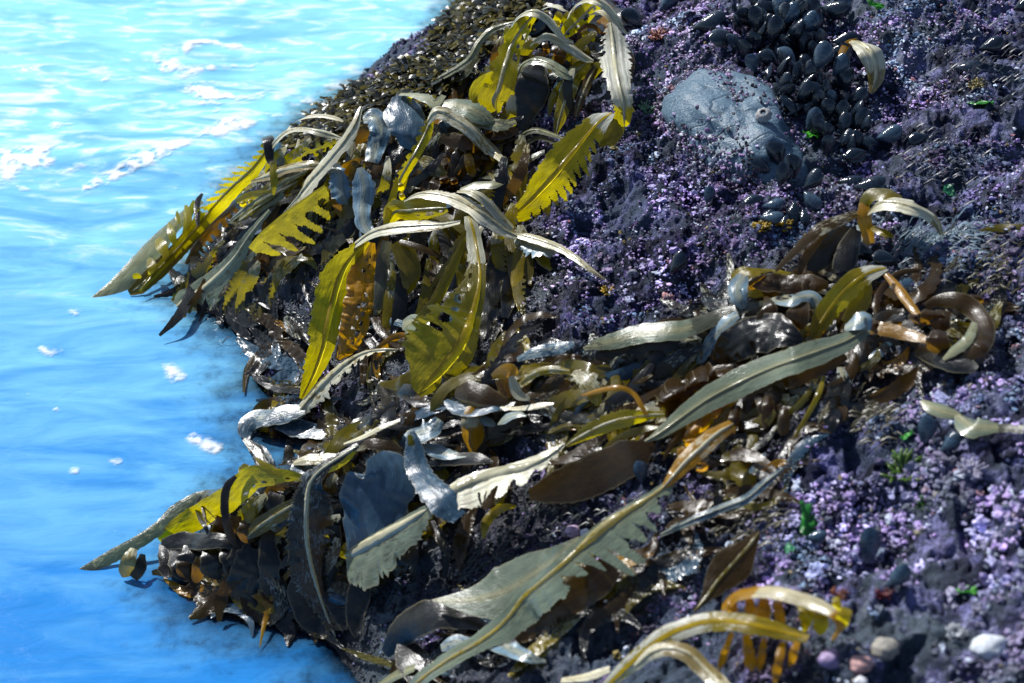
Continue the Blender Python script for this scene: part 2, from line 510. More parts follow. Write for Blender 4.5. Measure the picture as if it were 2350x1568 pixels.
def build_sea():
    k = NT('seabed_sand')
    p = k.coord('Object')
    m = k.done(k.pr(k.mix(k.noise(p, 4, 5), (.03, .05, .06), (.10, .12, .11)), .8))
    s = 120.0
    me = make_mesh('seabed', [(-s, -s, -.62), (s, -s, -.62), (s, s, -.62), (-s, s, -.62)], [(0, 1, 2, 3)], m)
    tag(link('seabed', me), kind='structure')
    xs = axis(-110, 110, -1.7, .5, .010, 1.25)
    ys = axis(-110, 110, -.9, 2.6, .010, 1.25)
    X, Y = np.meshgrid(xs, ys, indexing='ij')
    Z = sea_level(X, Y)
    dep = np.clip(Z - HF(X, Y), 0, 1)
    far = (X < -1.55) | (Y > 4.1) | (Y < -2.1)
    dep = np.where(far, .6, dep)
    me = make_mesh('sea', np.stack([X, Y, Z], -1).reshape(-1, 3), grid_faces(len(xs), len(ys)), water_material(),
                   {'depth': dep.reshape(-1)})
    tag(link('sea', me), kind='structure')

build_rock()
build_sea()

# ------------------------------------------------------------------ kelp
def catmull(P, n):
    P = np.asarray(P, float)
    if len(P) == 2: P = np.vstack([P[0], P.mean(0), P[1]])
    Q = np.vstack([2 * P[0] - P[1], P, 2 * P[-1] - P[-2]])
    seg = np.hypot(*(P[1:, :2] - P[:-1, :2]).T)
    cum = np.concatenate([[0], np.cumsum(seg)])
    s = np.linspace(0, cum[-1], n)
    i = np.clip(np.searchsorted(cum, s, side='right') - 1, 0, len(seg) - 1)
    t = ((s - cum[i]) / np.maximum(seg[i], 1e-9))[:, None]
    a, b, c, d = Q[i], Q[i + 1], Q[i + 2], Q[i + 3]
    r = .5 * (2 * b + (c - a) * t + (2 * a - 5 * b + 4 * c - d) * t * t + (3 * b - a - 3 * c + d) * t ** 3)
    lo, hi = np.minimum(b, c), np.maximum(b, c)
    r[:, 2:] = np.clip(r[:, 2:], lo[:, 2:], hi[:, 2:])
    return r, s

def smooth1(a, n):
    for _ in range(n):
        b = a.copy(); b[1:-1] = (a[:-2] + 2 * a[1:-1] + a[2:]) / 4; a = b
    return a

TOP = []
def strip(reg, pts, k=.5, curl=.25, ribw=0, ruffle=.10, rfreq=.03, comb=None, holes=None, serr=None, dry=None, seed=0, ragged=.06, sag=False, twist=0.0, tip=True):  # dry: amount of dried film plus painted sun glare and sky sheen
    """vertices, faces and attributes of one blade read from the photograph's outline.
    pts: (x, y, half width, lift cm) or (x, y, side a, side b, lift cm); a = left of travel as drawn with y up."""
    u0, v0, sc = REG[reg]
    A = []
    for p in pts:
        x, y, *r = p
        wa, wb, l = (r[0], r[0], r[1]) if len(r) == 2 else r
        A.append((u0 + x * sc, v0 + y * sc, wa * sc, wb * sc, l / 100.0))
    A = np.array(A)
    L = np.hypot(*(A[1:, :2] - A[:-1, :2]).T).sum()
    wmax = max(A[:, 2].max(), A[:, 3].max())
    step = 3.0 if (comb or holes or serr) else 4.5
    n = int(np.clip(L / step, 10, 360))
    m = int(np.clip(2 * wmax / 5, 6, 40)) | 1
    if ribw: m = int(np.clip(2 * wmax / 3.5, 14, 50)) | 1
    if comb or holes: m = int(np.clip(2 * wmax / 3.5, 14, 64)) | 1
    C, s = catmull(A, n)
    u, v = C[:, 0], C[:, 1]
    P = hit(u, v, C[:, 4])
    dep = smooth1((P - CAM) @ FWD, 6 if n < 60 else 16)
    P = CAM + ray(u, v) * dep[:, None]
    T = np.gradient(P, axis=0); T /= np.linalg.norm(T, axis=1)[:, None] + 1e-9
    V = CAM - P; V /= np.linalg.norm(V, axis=1)[:, None]
    kk = k if np.ndim(k) == 0 else np.interp(np.linspace(0, 1, n), np.linspace(0, 1, len(k)), k)
    kk = np.broadcast_to(kk, (n,))[:, None]
    n0 = (1 - kk) * V + kk * np.array((0, 0, 1.0))
    if twist:
        n0 = n0 + twist * np.sin(np.linspace(0, 5, n) + seed)[:, None] * np.cross(T, n0)
    N = n0 - T * (T * n0).sum(1)[:, None]
    N /= np.linalg.norm(N, axis=1)[:, None] + 1e-9
    N = smooth1(N, 6); N /= np.linalg.norm(N, axis=1)[:, None]
    Aside = np.cross(N, T)
    pr = np.linalg.norm(Aside - V * (Aside * V).sum(1)[:, None], axis=1)
    fac = 1 / np.clip(pr, .42, 1)
    sd = (seed * 17.3) % 100
    q = np.linspace(-1, 1, m)                      # +1 = side a
    wpx = np.where(q[None, :] > 0, C[:, 2:3], C[:, 3:4])
    jag = 1 + ragged * 2.2 * (vnoise(s[:, None] / 9 + sd, np.sign(q)[None, :] * 3.3, 5) - .5) * np.abs(q)[None, :] \
            + ragged * 2.5 * (vnoise(s[:, None] / 34 + sd, np.sign(q)[None, :] * 7.7, 6) - .5)
    if serr:                                       # saw-toothed edge: (side, pitch px, depth)
        for side, pit, dp in serr:
            ph = s / pit + 2.6 * vnoise(s / 40 + sd, s * 0, 8)
            ph = ph + .45 * (vnoise(s / (pit * .8) + sd, s * 0, 19) - .5)
            tooth = np.abs((ph % 1) * 1.0) ** .8
            dpv = dp * (.15 + 1.4 * vnoise(np.floor(ph) + sd, s * 0, 9))
            e = (np.sign(q)[None, :] == side) * np.clip((np.abs(q)[None, :] - .5) / .5, 0, 1)
            jag = jag * (1 + e * (dpv[:, None] * (tooth[:, None] - .6)))
    W = wpx * KPX * dep[:, None] * fac[:, None] * jag
    X = P[:, None, :] + Aside[:, None, :] * (W * q[None, :])[..., None]
    off = -curl * .5 * W * (q[None, :] ** 2)
    rr = ruffle * wpx * KPX * dep[:, None] * np.abs(q)[None, :] ** 1.6
    off = off + rr * 1.5 * (vnoise(s[:, None] * rfreq * 1.1 + sd, np.sign(q)[None, :] * 5.5, 3) + .5 * vnoise(s[:, None] * rfreq * 2.6 + sd, np.sign(q)[None, :] * 2.5, 23) - .75)
    off = off + .18 * ruffle * wpx * KPX * dep[:, None] * (vnoise(s[:, None] / 14 + sd, q[None, :] * 4, 4) - .5) * 2
    X = X + N[:, None, :] * off[..., None]
    X = X.reshape(-1, 3)
    uu, vv, z = project(X)
    gd = ground_depth(uu, vv) - .006 - .003 * vnoise(uu / 20, vv / 20, 2)
    zz = np.minimum(z, gd)
    X = CAM + ray(uu, vv) * zz[:, None]
    F = grid_faces(n, m)
    fi, fj = np.divmod(np.arange((n - 1) * (m - 1)), m - 1)
    sc_, qc = (s[fi] + s[fi + 1]) / 2, (q[fj] + q[fj + 1]) / 2
    keep = np.ones(len(F), bool)
    for side, pit, s0, gap, skew, l0, l1 in (comb or []):
        # fingers along one edge: slots from |q|=s0 outwards between f0..f1 of the length
        a = np.abs(qc); on = (np.sign(qc) == side) & (sc_ > l0 * s[-1]) & (sc_ < l1 * s[-1])
        wl = np.where(side > 0, np.interp(sc_, s, C[:, 2]), np.interp(sc_, s, C[:, 3]))
        ph = (sc_ - skew * (a - s0) * wl) / pit + 1.1 * vnoise(sc_ / (3 * pit) + sd, sc_ * 0, 12)
        cell = np.floor(ph); f = ph - cell - .5
        r1, r2 = vnoise(cell * 1.37 + sd, cell * 0 + .5, 13), vnoise(cell * 2.11 + sd, cell * 0 + 9.5, 14)
        gw = gap * (.75 + .7 * r1) * .5
        st0 = s0 + (1 - s0) * .30 * r2
        slot = (np.abs(f) < gw * np.sqrt(np.clip((a - st0) / .10 + .0, 0, 1)))
        tipc = np.minimum(np.abs(f - .5), np.abs(f + .5))     # 0 in the middle of a finger
        tl = 1.03 - .24 * vnoise(np.round(ph) * 1.7 + sd, ph * 0, 15) - .9 * (tipc / max(.5 - gap * .5, .1)) ** 2 * .22
        keep &= ~(on & (slot | (a > tl)))
    for side, pit, qh, rl, rq, l0, l1 in (holes or []):
        on = (np.sign(qc) == side) & (sc_ > l0 * s[-1]) & (sc_ < l1 * s[-1])
        ph = sc_ / pit; cell = np.floor(ph); f = (ph - cell - .5) * pit
        g = .55 + .75 * vnoise(cell * 1.9 + sd, cell * 0, 16)
        qv = qh + .10 * (vnoise(cell * 2.7 + sd, cell * 0, 17) - .5)
        keep &= ~(on & ((f / (rl * g)) ** 2 + ((np.abs(qc) - qv) / (rq * g)) ** 2 < .75 + .5 * vnoise(sc_ / 6 + sd, qc * 9, 18)))
    if ribw:                                       # the midrib takes the place of the blade along its middle
        rw = rib_width(W, ribw)
        jo = np.where(np.abs(q[fj]) > np.abs(q[fj + 1]), fj, fj + 1)
        keep &= ~(np.abs(W[fi, jo] * q[jo]) < rw[fi] * .97)
    F = F[keep]
    fr = np.repeat(s / s[-1], m)
    dr = np.zeros(n * m)
    if dry is not None:
        if np.ndim(dry) == 0: dr[:] = dry
        else:
            dp = np.array(dry, float).reshape(-1, 2)
            dr = np.interp(fr, dp[:, 0], dp[:, 1])
    UV = np.stack([(np.tile(q, n) * np.repeat(C[:, 2] + C[:, 3], m) * .5) / 100, np.repeat(s, m) / 420], 1)
    used = np.unique(F); re = np.full(len(X), -1); re[used] = np.arange(len(used))
    mid = X.reshape(n, m, 3)[:, m // 2]
    rim = np.tile(np.abs(q) ** 10, n) * np.clip(wpx.max() / 14, .3, 1)
    return dict(V=X[used], F=re[F], dry=dr[used], rim=rim[used], UV=UV[used], mid=mid, N=N, A=Aside, W=W, s=s, P=P, X=X.reshape(n, m, 3))

def rib_width(W, w):
    n = len(W)
    return np.clip(W.max(1) * w, .0022, .009) * np.clip(np.minimum(np.arange(n), np.arange(n)[::-1]) / 6, .25, 1)

def strip_mesh(name, d, mat, base):
    return make_mesh(name, d['V'] - base, d['F'], MAT[mat], {'dry': d['dry'], 'rim': d['rim']}, True, d['UV'])

def rib_mesh(d, mat, base, w, dry=.35, h=.5):  # dry: dried film plus painted glare along the rib
    """raised midrib along the blade's own middle line"""
    X = d['X']; n, m = X.shape[:2]
    wa = rib_width(d['W'], w)
    q = np.linspace(-1, 1, 7)
    V = d['mid'][:, None, :] + d['A'][:, None, :] * (wa[:, None] * q)[..., None] + d['N'][:, None, :] * ((wa[:, None] * h) * (1 - q ** 2) * .8 + .0012 - .0016 * (np.abs(q) > .9))[..., None]
    UV = np.stack([np.tile(q, n) * .05, np.repeat(d['s'], 7) / 420], 1)
    return make_mesh('midrib', V.reshape(-1, 3) - base, grid_faces(n, 7), MAT[mat], {'dry': np.full(n * 7, dry)}, True, UV)

KG = 'kelp fronds draped over the rock'
_seed = [0]
def K(label, reg, mat, pts, rib=None, ribmat=None, rib_dry_glare=.6, lobes=(), extra=(), **kw):
    """one kelp frond: label, region the points were read in, material, outline; lobes / extra are further blades of the same frond"""
    _seed[0] += 1
    sd = _seed[0]
    d = strip(reg, pts, seed=sd, ribw=rib or 0, **kw)
    base = d['P'][0].copy()
    t = thing('kelp_frond', label, 'kelp', base, KG)
    link('blade', strip_mesh('blade', d, mat, base), t)
    if rib: link('midrib', rib_mesh(d, ribmat or mat, base, rib, rib_dry_glare), t)
    for i, e in enumerate(list(lobes) + list(extra)):
        e = dict(e); mt = e.pop('mat', mat); p = e.pop('pts'); rg = e.pop('reg', reg)
        e.setdefault('ruffle', .05)
        nm = e.pop('name', 'lobe' if i < len(lobes) else 'blade')
        dd = strip(rg, p, seed=sd * 7 + i + 1, **e)
        link(nm, strip_mesh(nm, dd, mt, base), t)
    return t

def lobe_row(pts, w, lift, k=.1, mat=None, lens=1.0, down=(0, 1), curl=.2, seed=1):
    """a row of short round-ended flaps along a frill; pts = roots, down = direction they hang, w = half width"""
    r = random.Random(seed); out = []
    for x, y, ln in pts:
        ln *= r.uniform(.65, 1.25); dx, dy = down[0] + r.uniform(-.4, .4), down[1] + r.uniform(-.1, .1)
        ww = w * r.uniform(.75, 1.55)
        e = dict(pts=[(x, y, ww * .7, lift), (x + dx * ln * .4, y + dy * ln * .4, ww, lift + r.uniform(0, 1)), (x + dx * ln * .8, y + dy * ln * .8, ww * .95, lift * .7),
                      (x + dx * ln, y + dy * ln, ww * .25, lift * .6)], k=k + r.uniform(-.3, .5), curl=curl, ruffle=.2)
        if mat: e['mat'] = mat
        e['ragged'] = .16
        out.append(e)
    return out

# ---- top of the upper ridge
K('bright yellow backlit blade hanging from the highest clump, dark stripe down its middle', 1, 'yellow',
  [(1440, 80, 30, 11), (1350, 190, 60, 10), (1265, 320, 80, 9), (1220, 450, 100, 8), (1190, 560, 105, 7), (1165, 660, 120, 6), (1130, 740, 90, 120, 5), (1150, 830, 30, 3)],
  k=-.35, curl=.12, rib=.16, ribmat='olive', holes=[(1, 26, .62, 8, .18, .12, .5)], ruffle=.06, comb=[(-1, 30, .55, .3, .3, .35, .75)],
  extra=[dict(pts=[(1150, 560, 50, 6), (1050, 640, 75, 5), (1010, 720, 60, 4), (1100, 800, 50, 3)], k=-.3, curl=.1)])
K('pale strap arching over the bright yellow blade at the top', 1, 'tan',
  [(1240, 220, 12, 9), (1300, 140, 24, 11), (1370, 92, 30, 13), (1440, 85, 30, 14), (1520, 130, 30, 13), (1590, 210, 28, 12), (1650, 280, 22, 10), (1710, 305, 10, 8)], k=.95, dry=.9, rib=.3, curl=.5)
K('long thin grey strap running back along the weedy slope', 1, 'grey',
  [(590, 645, 8, 2), (800, 535, 22, 4), (940, 440, 26, 6), (1020, 310, 24, 7), (1120, 215, 22, 8), (1280, 165, 14, 9)], k=.7, dry=.6, rib=.2)
K('narrow grey strap curling below the long thin one', 1, 'grey',
  [(800, 610, 6, 2), (900, 560, 22, 3), (960, 480, 26, 4), (1000, 380, 20, 5), (1040, 300, 10, 6)], k=.7, dry=.5)
K('yellow holed blade at the very top of the ridge behind the arches', 1, 'yellow',
  [(1900, 20, 40, 9), (1830, 70, 60, 8), (1750, 150, 65, 7), (1680, 220, 55, 6), (1630, 280, 25, 4)], k=-.3, holes=[(1, 30, .4, 8, .2, .1, .9)], rib=.12, ribmat='tan')
K('white strap looping over the top edge of the picture', 1, 'tan',
  [(1670, 180, 18, 6), (1720, 60, 28, 9), (1800, 5, 30, 11), (1880, 0, 30, 12), (1950, 40, 28, 11), (2020, 120, 26, 9), (2080, 210, 22, 7), (2120, 255, 10, 5)], k=.9, dry=.85, rib=.25, curl=.4)
K('short pale strap crossing behind at the top', 1, 'tan', [(1490, 65, 12, 8), (1560, 40, 24, 10), (1630, 60, 22, 10), (1690, 95, 10, 8)], k=.9, dry=.8)
K('small pale arch just left of the white hanging blade', 1, 'tan', [(1800, 130, 12, 7), (1870, 90, 20, 9), (1940, 95, 20, 9), (1990, 140, 20, 8), (2040, 190, 14, 6)], k=.9, dry=.7)
K('little brown loop under the topmost arch', 1, 'brown', [(1750, 300, 12, 5), (1760, 230, 18, 6), (1810, 190, 20, 7), (1870, 200, 18, 6), (1910, 240, 14, 5)], k=.2,
  lobes=lobe_row([(1790, 220, 90), (1840, 230, 80), (1690, 90, 90), (1620, 90, 80), (1590, 150, 90)], 26, 5, k=-.2, mat='yellow'))
K('white glaring blade hanging down the right of the upper clump, yellow at its tip', 1, 'yellow',
  [(1985, 165, 20, 9), (1995, 240, 70, 8.5), (2005, 340, 110, 8), (2015, 450, 120, 115, 7.5), (2035, 560, 100, 8), (2055, 660, 75, 8), (2080, 760, 78, 7), (2085, 850, 70, 5), (2085, 930, 28, 3)],
  k=[.9, .95, .95, .9, .85, .8, .8, .3, 0], dry=[(0, 1), (.72, 1), (.84, .3), (1, 0)], rib=.14, ribmat='tan', rib_dry_glare=.9, curl=.25, serr=[(-1, 12, .5), (1, 14, .35)], comb=[(-1, 14, .45, .4, .6, .03, .32)])
K('brown edge fold beside the white glaring blade', 1, 'brown', [(2120, 380, 20, 6), (2140, 450, 26, 6), (2130, 560, 22, 6), (2125, 650, 10, 5)], k=.2)
K('yellowish white strap crossing under the arches at the top', 1, 'tan',
  [(1400, 330, 14, 8), (1450, 285, 26, 10), (1520, 262, 30, 11), (1600, 290, 34, 10), (1700, 350, 36, 9), (1800, 420, 30, 7), (1860, 450, 10, 6)], k=.9, dry=[(0, .4), (.3, .8), (1, .7)], rib=.25, curl=.4,
  lobes=lobe_row([(1500, 310, 120), (1570, 330, 130), (1640, 360, 110)], 28, 6, k=-.2, mat='brown'))
K('grey wet strap arching over the black hollow', 1, 'grey',
  [(1300, 560, 20, 5), (1340, 480, 34, 7), (1420, 440, 38, 9), (1520, 460, 40, 9), (1620, 520, 40, 8), (1710, 575, 20, 6)], k=.75, dry=.55, rib=.2)
K('black brown sheet standing in for the shade in the hollow of the upper clump', 1, 'dark',
  [(1440, 470, 60, 7), (1425, 570, 110, 5), (1400, 700, 120, 4), (1370, 820, 80, 3), (1330, 960, 40, 2)], k=-.2)  # dark sheet put in for the black shade of the hollow
K('grey olive blade hanging right of the black hollow', 1, 'olive', [(1830, 440, 30, 6), (1740, 520, 55, 6), (1690, 620, 60, 5), (1650, 750, 60, 4), (1610, 880, 45, 3), (1585, 980, 12, 2)], k=.0, rib=.2, dry=.35)
K('thin brown hanging strap behind the grey olive blade', 1, 'brown', [(1890, 470, 20, 5), (1830, 580, 34, 5), (1770, 720, 34, 4), (1730, 860, 16, 2)], k=.1, rib=.2)
K('dark olive flap tucked under the tip of the white blade', 1, 'olive', [(2010, 850, 40, 4), (2020, 930, 75, 3), (1960, 1030, 70, 2), (1900, 1060, 25, 1.5)], k=.0)

# ---- middle of the upper ridge
K('tan strap folded to a sharp peak in the middle of the upper ridge', 1, 'tan',
  [(640, 900, 20, 9), (690, 825, 42, 11), (760, 820, 50, 11), (850, 870, 52, 10), (950, 940, 52, 9), (1040, 1020, 52, 8), (1120, 1100, 48, 6), (1210, 1200, 20, 4)], k=.8, dry=.55, rib=.3, curl=.5)
K('yellow toothed blade dropping left from the sharp peak', 1, 'yellow',
  [(670, 860, 22, 9), (630, 970, 50, 8), (570, 1090, 50, 7), (500, 1210, 45, 6), (440, 1320, 40, 5), (400, 1420, 14, 3)], k=-.2, serr=[(-1, 16, .7)], comb=[(-1, 22, .3, .35, .4, .1, .9)], rib=.15, ribmat='tan')
K('wide grey sheet folded behind the sharp peak', 1, 'grey', [(720, 760, 30, 8), (840, 770, 60, 9), (960, 800, 70, 9), (1060, 850, 60, 8), (1130, 890, 15, 7)], k=.7, dry=.6, serr=[(1, 20, .3)])
K('grey sheet with ragged right end beside the black hollow', 1, 'grey', [(950, 880, 20, 6), (1060, 900, 42, 7), (1180, 910, 45, 7), (1290, 890, 22, 5)], k=.7, dry=.5, serr=[(-1, 18, .4)],
  lobes=lobe_row([(1080, 940, 90), (1150, 940, 90), (1210, 930, 80)], 30, 5, k=.2, mat='brown'))
K('brown ruffled sheet under the ragged grey sheet', 1, 'brown', [(1020, 980, 20, 4), (1120, 985, 40, 5), (1220, 970, 45, 5), (1310, 960, 16, 4)], k=.4, ruffle=.5)
K('big bluish sheet reflecting the sky on the back of the upper ridge', 1, 'blue',
  [(420, 700, 40, 8), (460, 790, 120, 140, 8), (500, 900, 130, 160, 7), (500, 1000, 110, 130, 6), (480, 1090, 40, 4)], k=.55, ruffle=.16, dry=.2, curl=.15)
K('silvery blue crumpled sheet left of the big bluish sheet', 1, 'blue', [(170, 880, 30, 7), (250, 860, 70, 7), (300, 960, 80, 6), (260, 1080, 70, 5), (230, 1190, 50, 4)], k=.5, ruffle=.4, dry=.6, rfreq=.05)
K('white ragged fringe above the big bluish sheet', 1, 'grey', [(440, 690, 16, 8), (540, 690, 32, 9), (640, 720, 42, 9), (700, 760, 30, 9), (760, 700, 20, 8)], k=.8, dry=.9, ruffle=.4, serr=[(1, 18, .5)],
  lobes=lobe_row([(500, 680, 70), (640, 690, 80), (690, 700, 80)], 20, 8, k=-.2, mat='yellow'))
K('row of hanging brown flutes below the sharp peak', 1, 'brown', [(740, 1010, 30, 6), (830, 1030, 60, 6), (930, 1060, 60, 6), (1020, 1110, 40, 5)], k=.1,
  lobes=lobe_row([(790, 1060, 200), (850, 1060, 230), (900, 1070, 250), (960, 1080, 260), (1010, 1100, 200), (1090, 1130, 130)], 34, 5, k=-.1, curl=.9) + lobe_row([(930, 1130, 220)], 40, 6, k=0, mat='orange'))
K('stubby pale olive blade below the peak', 1, 'olive', [(580, 1180, 50, 5), (650, 1210, 62, 5), (730, 1250, 50, 4), (790, 1290, 12, 3)], k=.6, dry=.5,
  lobes=lobe_row([(760, 1290, 90), (830, 1300, 70), (700, 1320, 80)], 34, 4, k=.2, mat='brown'))
K('pale strap lying flat below the brown flutes', 1, 'grey', [(880, 1390, 14, 4), (1000, 1360, 30, 5), (1120, 1350, 30, 5), (1220, 1330, 14, 4)], k=.8, dry=.7)
K('thin grey strap curving round the black hollow', 1, 'grey', [(1280, 1090, 8, 2), (1340, 990, 20, 3), (1430, 955, 26, 4), (1540, 980, 26, 4), (1640, 1020, 12, 3)], k=.7, dry=.3, rib=.2)
K('second thin grey strap just under the curving one', 1, 'grey', [(1290, 1130, 8, 1.5), (1380, 1040, 18, 2.5), (1480, 1010, 22, 3), (1600, 1060, 18, 2.5), (1660, 1090, 8, 2)], k=.7, dry=.2)
K('long dark strap with a silver edge sloping up to the olive blade', 1, 'grey', [(1000, 1300, 14, 2), (1120, 1290, 26, 3), (1250, 1230, 28, 3), (1380, 1170, 24, 3), (1500, 1110, 14, 2)], k=.7, dry=.35)
K('broad olive yellow blade leaning out over the pink rock, finger-edged on its right', 1, 'yellow',
  [(1990, 830, 30, 8), (1905, 890, 75, 80, 9), (1830, 970, 110, 100, 9), (1750, 1070, 160, 125, 8), (1660, 1180, 200, 140, 7), (1560, 1300, 210, 125, 6), (1460, 1410, 190, 95, 5), (1360, 1510, 140, 60, 4), (1250, 1590, 50, 30, 3)],
  k=[.6, .3, -.1, -.25, -.3, -.3], dry=[(0, .9), (.12, .7), (.2, .1), (1, 0)], rib=.10, ribmat='rib', rib_dry_glare=.1, curl=.08, comb=[(1, 22, .66, .40, .5, .22, .9)], serr=[(-1, 30, .14)], ruffle=.06)
K('white ribbed strap twisting across the middle of the upper ridge', 3, 'tan',
  [(815, 138, 12, 10), (900, 92, 32, 12), (990, 88, 40, 13), (1090, 105, 44, 13), (1190, 140, 50, 12), (1290, 200, 54, 11), (1390, 270, 48, 9), (1470, 330, 34, 7), (1550, 370, 18, 5)],
  k=.95, dry=.95, rib=.2, curl=.35, serr=[(1, 9, .5)])
K('second white strap running close behind the ribbed one', 3, 'tan', [(1160, 75, 10, 11), (1260, 80, 28, 12), (1360, 150, 32, 11), (1440, 240, 30, 9), (1520, 320, 18, 6)], k=.95, dry=.85, rib=.25)
K('slender pale strap reaching down right across the purple rock, frilled at its root', 3, 'tan',
  [(1530, 350, 24, 5), (1620, 370, 30, 5), (1720, 400, 32, 5), (1820, 440, 28, 4), (1920, 500, 24, 3.5), (2020, 575, 18, 2.5), (2120, 650, 6, 1.5)], k=.8, dry=[(0, .4), (.3, .8), (.75, .7), (1, 0)], rib=.3, curl=.4,
  extra=[dict(pts=[(1540, 390, 20, 4), (1620, 420, 50, 4), (1700, 450, 60, 4), (1790, 480, 16, 3)], mat='blue', k=.7, dry=.9, serr=[(-1, 16, .7)], ruffle=.3, name='frill'),
         dict(pts=[(1660, 470, 20, 3), (1720, 530, 34, 2), (1770, 590, 10, 1)], mat='yellow', k=.2, serr=[(1, 12, .8)], name='frill')])

# ---- central hanging blades
K('large golden blade hanging to the water in the centre, toothed left edge', 3, 'yellow',
  [(575, 400, 25, 9), (500, 470, 45, 60, 9.5), (430, 560, 62, 95, 9), (380, 670, 70, 130, 8.5), (345, 800, 75, 125, 7.5), (310, 950, 80, 115, 6.5), (280, 1100, 75, 95, 5), (220, 1270, 45, 70, 3.5), (140, 1430, 15, 2)],
  k=-.45, curl=.10, rib=.16, ribmat='rib', rib_dry_glare=.0, serr=[(-1, 34, .22)], ruffle=.05,
  extra=[dict(pts=[(600, 410, 20, 8), (575, 520, 55, 85, 7), (550, 650, 75, 110, 6), (530, 800, 80, 110, 5), (500, 950, 80, 105, 4), (440, 1090, 60, 70, 3), (380, 1170, 12, 2)], mat='orange', k=-.1, ruffle=.35, rfreq=.05, holes=[(1, 22, .3, 6, .18, .1, .9), (-1, 27, .1, 5, .14, .1, .8)])])
K('straw coloured strap running level then bending down to the golden blade', 3, 'tan',
  [(420, 480, 10, 9), (510, 405, 24, 10.5), (610, 340, 38, 12), (740, 310, 44, 12), (900, 298, 42, 11.5), (1050, 292, 30, 11), (1180, 272, 14, 10.5)], k=.75, dry=[(0, .9), (.5, .75), (.8, .5), (1, .8)], rib=.2, curl=.35)
K('tall arched blade with a white stalk and a row of holes, centre of the picture', 3, 'olive',
  [(1235, 235, 34, 11), (1262, 330, 42, 48, 11.5), (1285, 450, 44, 60, 11), (1302, 570, 42, 80, 10), (1298, 700, 45, 130, 9), (1268, 840, 60, 200, 8), (1225, 980, 85, 280, 6.5), (1165, 1100, 110, 340, 5), (1080, 1210, 120, 310, 4), (1000, 1300, 80, 250, 3), (900, 1400, 30, 60, 2)],
  k=[.9, .75, .4, .0, -.2, -.2, -.2, -.2], dry=[(0, 1), (.2, 1), (.27, .2), (.5, 0), (1, .0)], rib=.10, ribmat='rib', rib_dry_glare=.05, curl=.10, holes=[(-1, 31, .60, 10, .17, .26, .66)], ruffle=.05, serr=[(-1, 40, .2)],
  extra=[dict(pts=[(1205, 380, 10, 9), (1150, 520, 30, 8), (1080, 660, 36, 7), (1010, 800, 38, 6), (930, 930, 50, 5), (880, 1030, 70, 4), (850, 1150, 30, 3)], mat='olive', k=.1, ruffle=.1, dry=.25),
         dict(pts=[(800, 950, 30, 6), (860, 930, 70, 6), (940, 950, 50, 6), (850, 1060, 30, 5), (830, 1120, 10, 4)], mat='grey', k=.6, dry=.95, ruffle=.2, ragged=.2),
         dict(pts=[(1010, 1290, 40, 3), (880, 1290, 50, 3), (760, 1330, 40, 3), (650, 1335, 14, 3)], mat='olive', k=.1, dry=.1)])
K('dark olive blade hanging behind the straw strap', 3, 'olive', [(770, 400, 60, 6), (820, 500, 75, 5), (850, 600, 70, 4), (845, 690, 45, 3), (825, 750, 10, 2)], k=-.2)
K('narrow brown strap slanting behind the arched blade', 3, 'brown', [(780, 400, 14, 6), (880, 430, 22, 6), (980, 470, 22, 5), (1050, 500, 8, 4)], k=.4)
K('bright yellow patch of blade above the straw strap', 3, 'yellow', [(1090, 180, 30, 7), (980, 190, 65, 7), (860, 200, 75, 7), (750, 210, 70, 6), (700, 280, 30, 4)], k=-.3, rib=.15, ribmat='olive', holes=[(1, 28, .5, 8, .2, .0, .5)], ruffle=.15)
K('slim upright yellow stalk left of the bright patch', 3, 'yellow', [(765, -10, 12, 8), (745, 80, 22, 8), (720, 170, 24, 7), (700, 260, 20, 6), (680, 330, 10, 5)], k=-.2,
  lobes=lobe_row([(780, 20, 70), (790, 80, 60), (770, 130, 60)], 24, 7, k=-.2, mat='yellow'))
K('grey olive strap hanging straight behind the golden blade', 3, 'grey', [(700, 400, 30, 6), (670, 540, 44, 5), (655, 700, 42, 4), (640, 830, 30, 3), (620, 900, 8, 2)], k=.0, dry=.1)
K('thin bluish white stem beside the shaded rock behind the golden blade', 3, 'grey', [(735, 520, 10, 4), (728, 620, 14, 4), (722, 720, 16, 3), (712, 820, 8, 2)], k=.6, dry=.9)
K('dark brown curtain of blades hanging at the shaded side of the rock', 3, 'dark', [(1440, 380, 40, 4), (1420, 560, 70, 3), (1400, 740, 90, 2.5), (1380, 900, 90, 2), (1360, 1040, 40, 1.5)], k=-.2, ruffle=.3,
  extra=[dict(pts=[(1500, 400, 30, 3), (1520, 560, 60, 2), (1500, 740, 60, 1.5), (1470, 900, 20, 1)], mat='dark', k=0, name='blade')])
K('tan strap rising from the water below the golden blade with a pale blue skirt', 3, 'tan',
  [(90, 1560, 30, 20, 1.5), (190, 1430, 36, 60, 3), (300, 1310, 34, 90, 4.5), (420, 1205, 26, 75, 5.5), (540, 1135, 18, 40, 6), (660, 1110, 14, 20, 5.5), (770, 1110, 6, 4)],
  k=.7, dry=.6, rib=.22, comb=[(-1, 26, .45, .35, -.2, .35, .95)], serr=[(-1, 24, .3)], curl=.3)

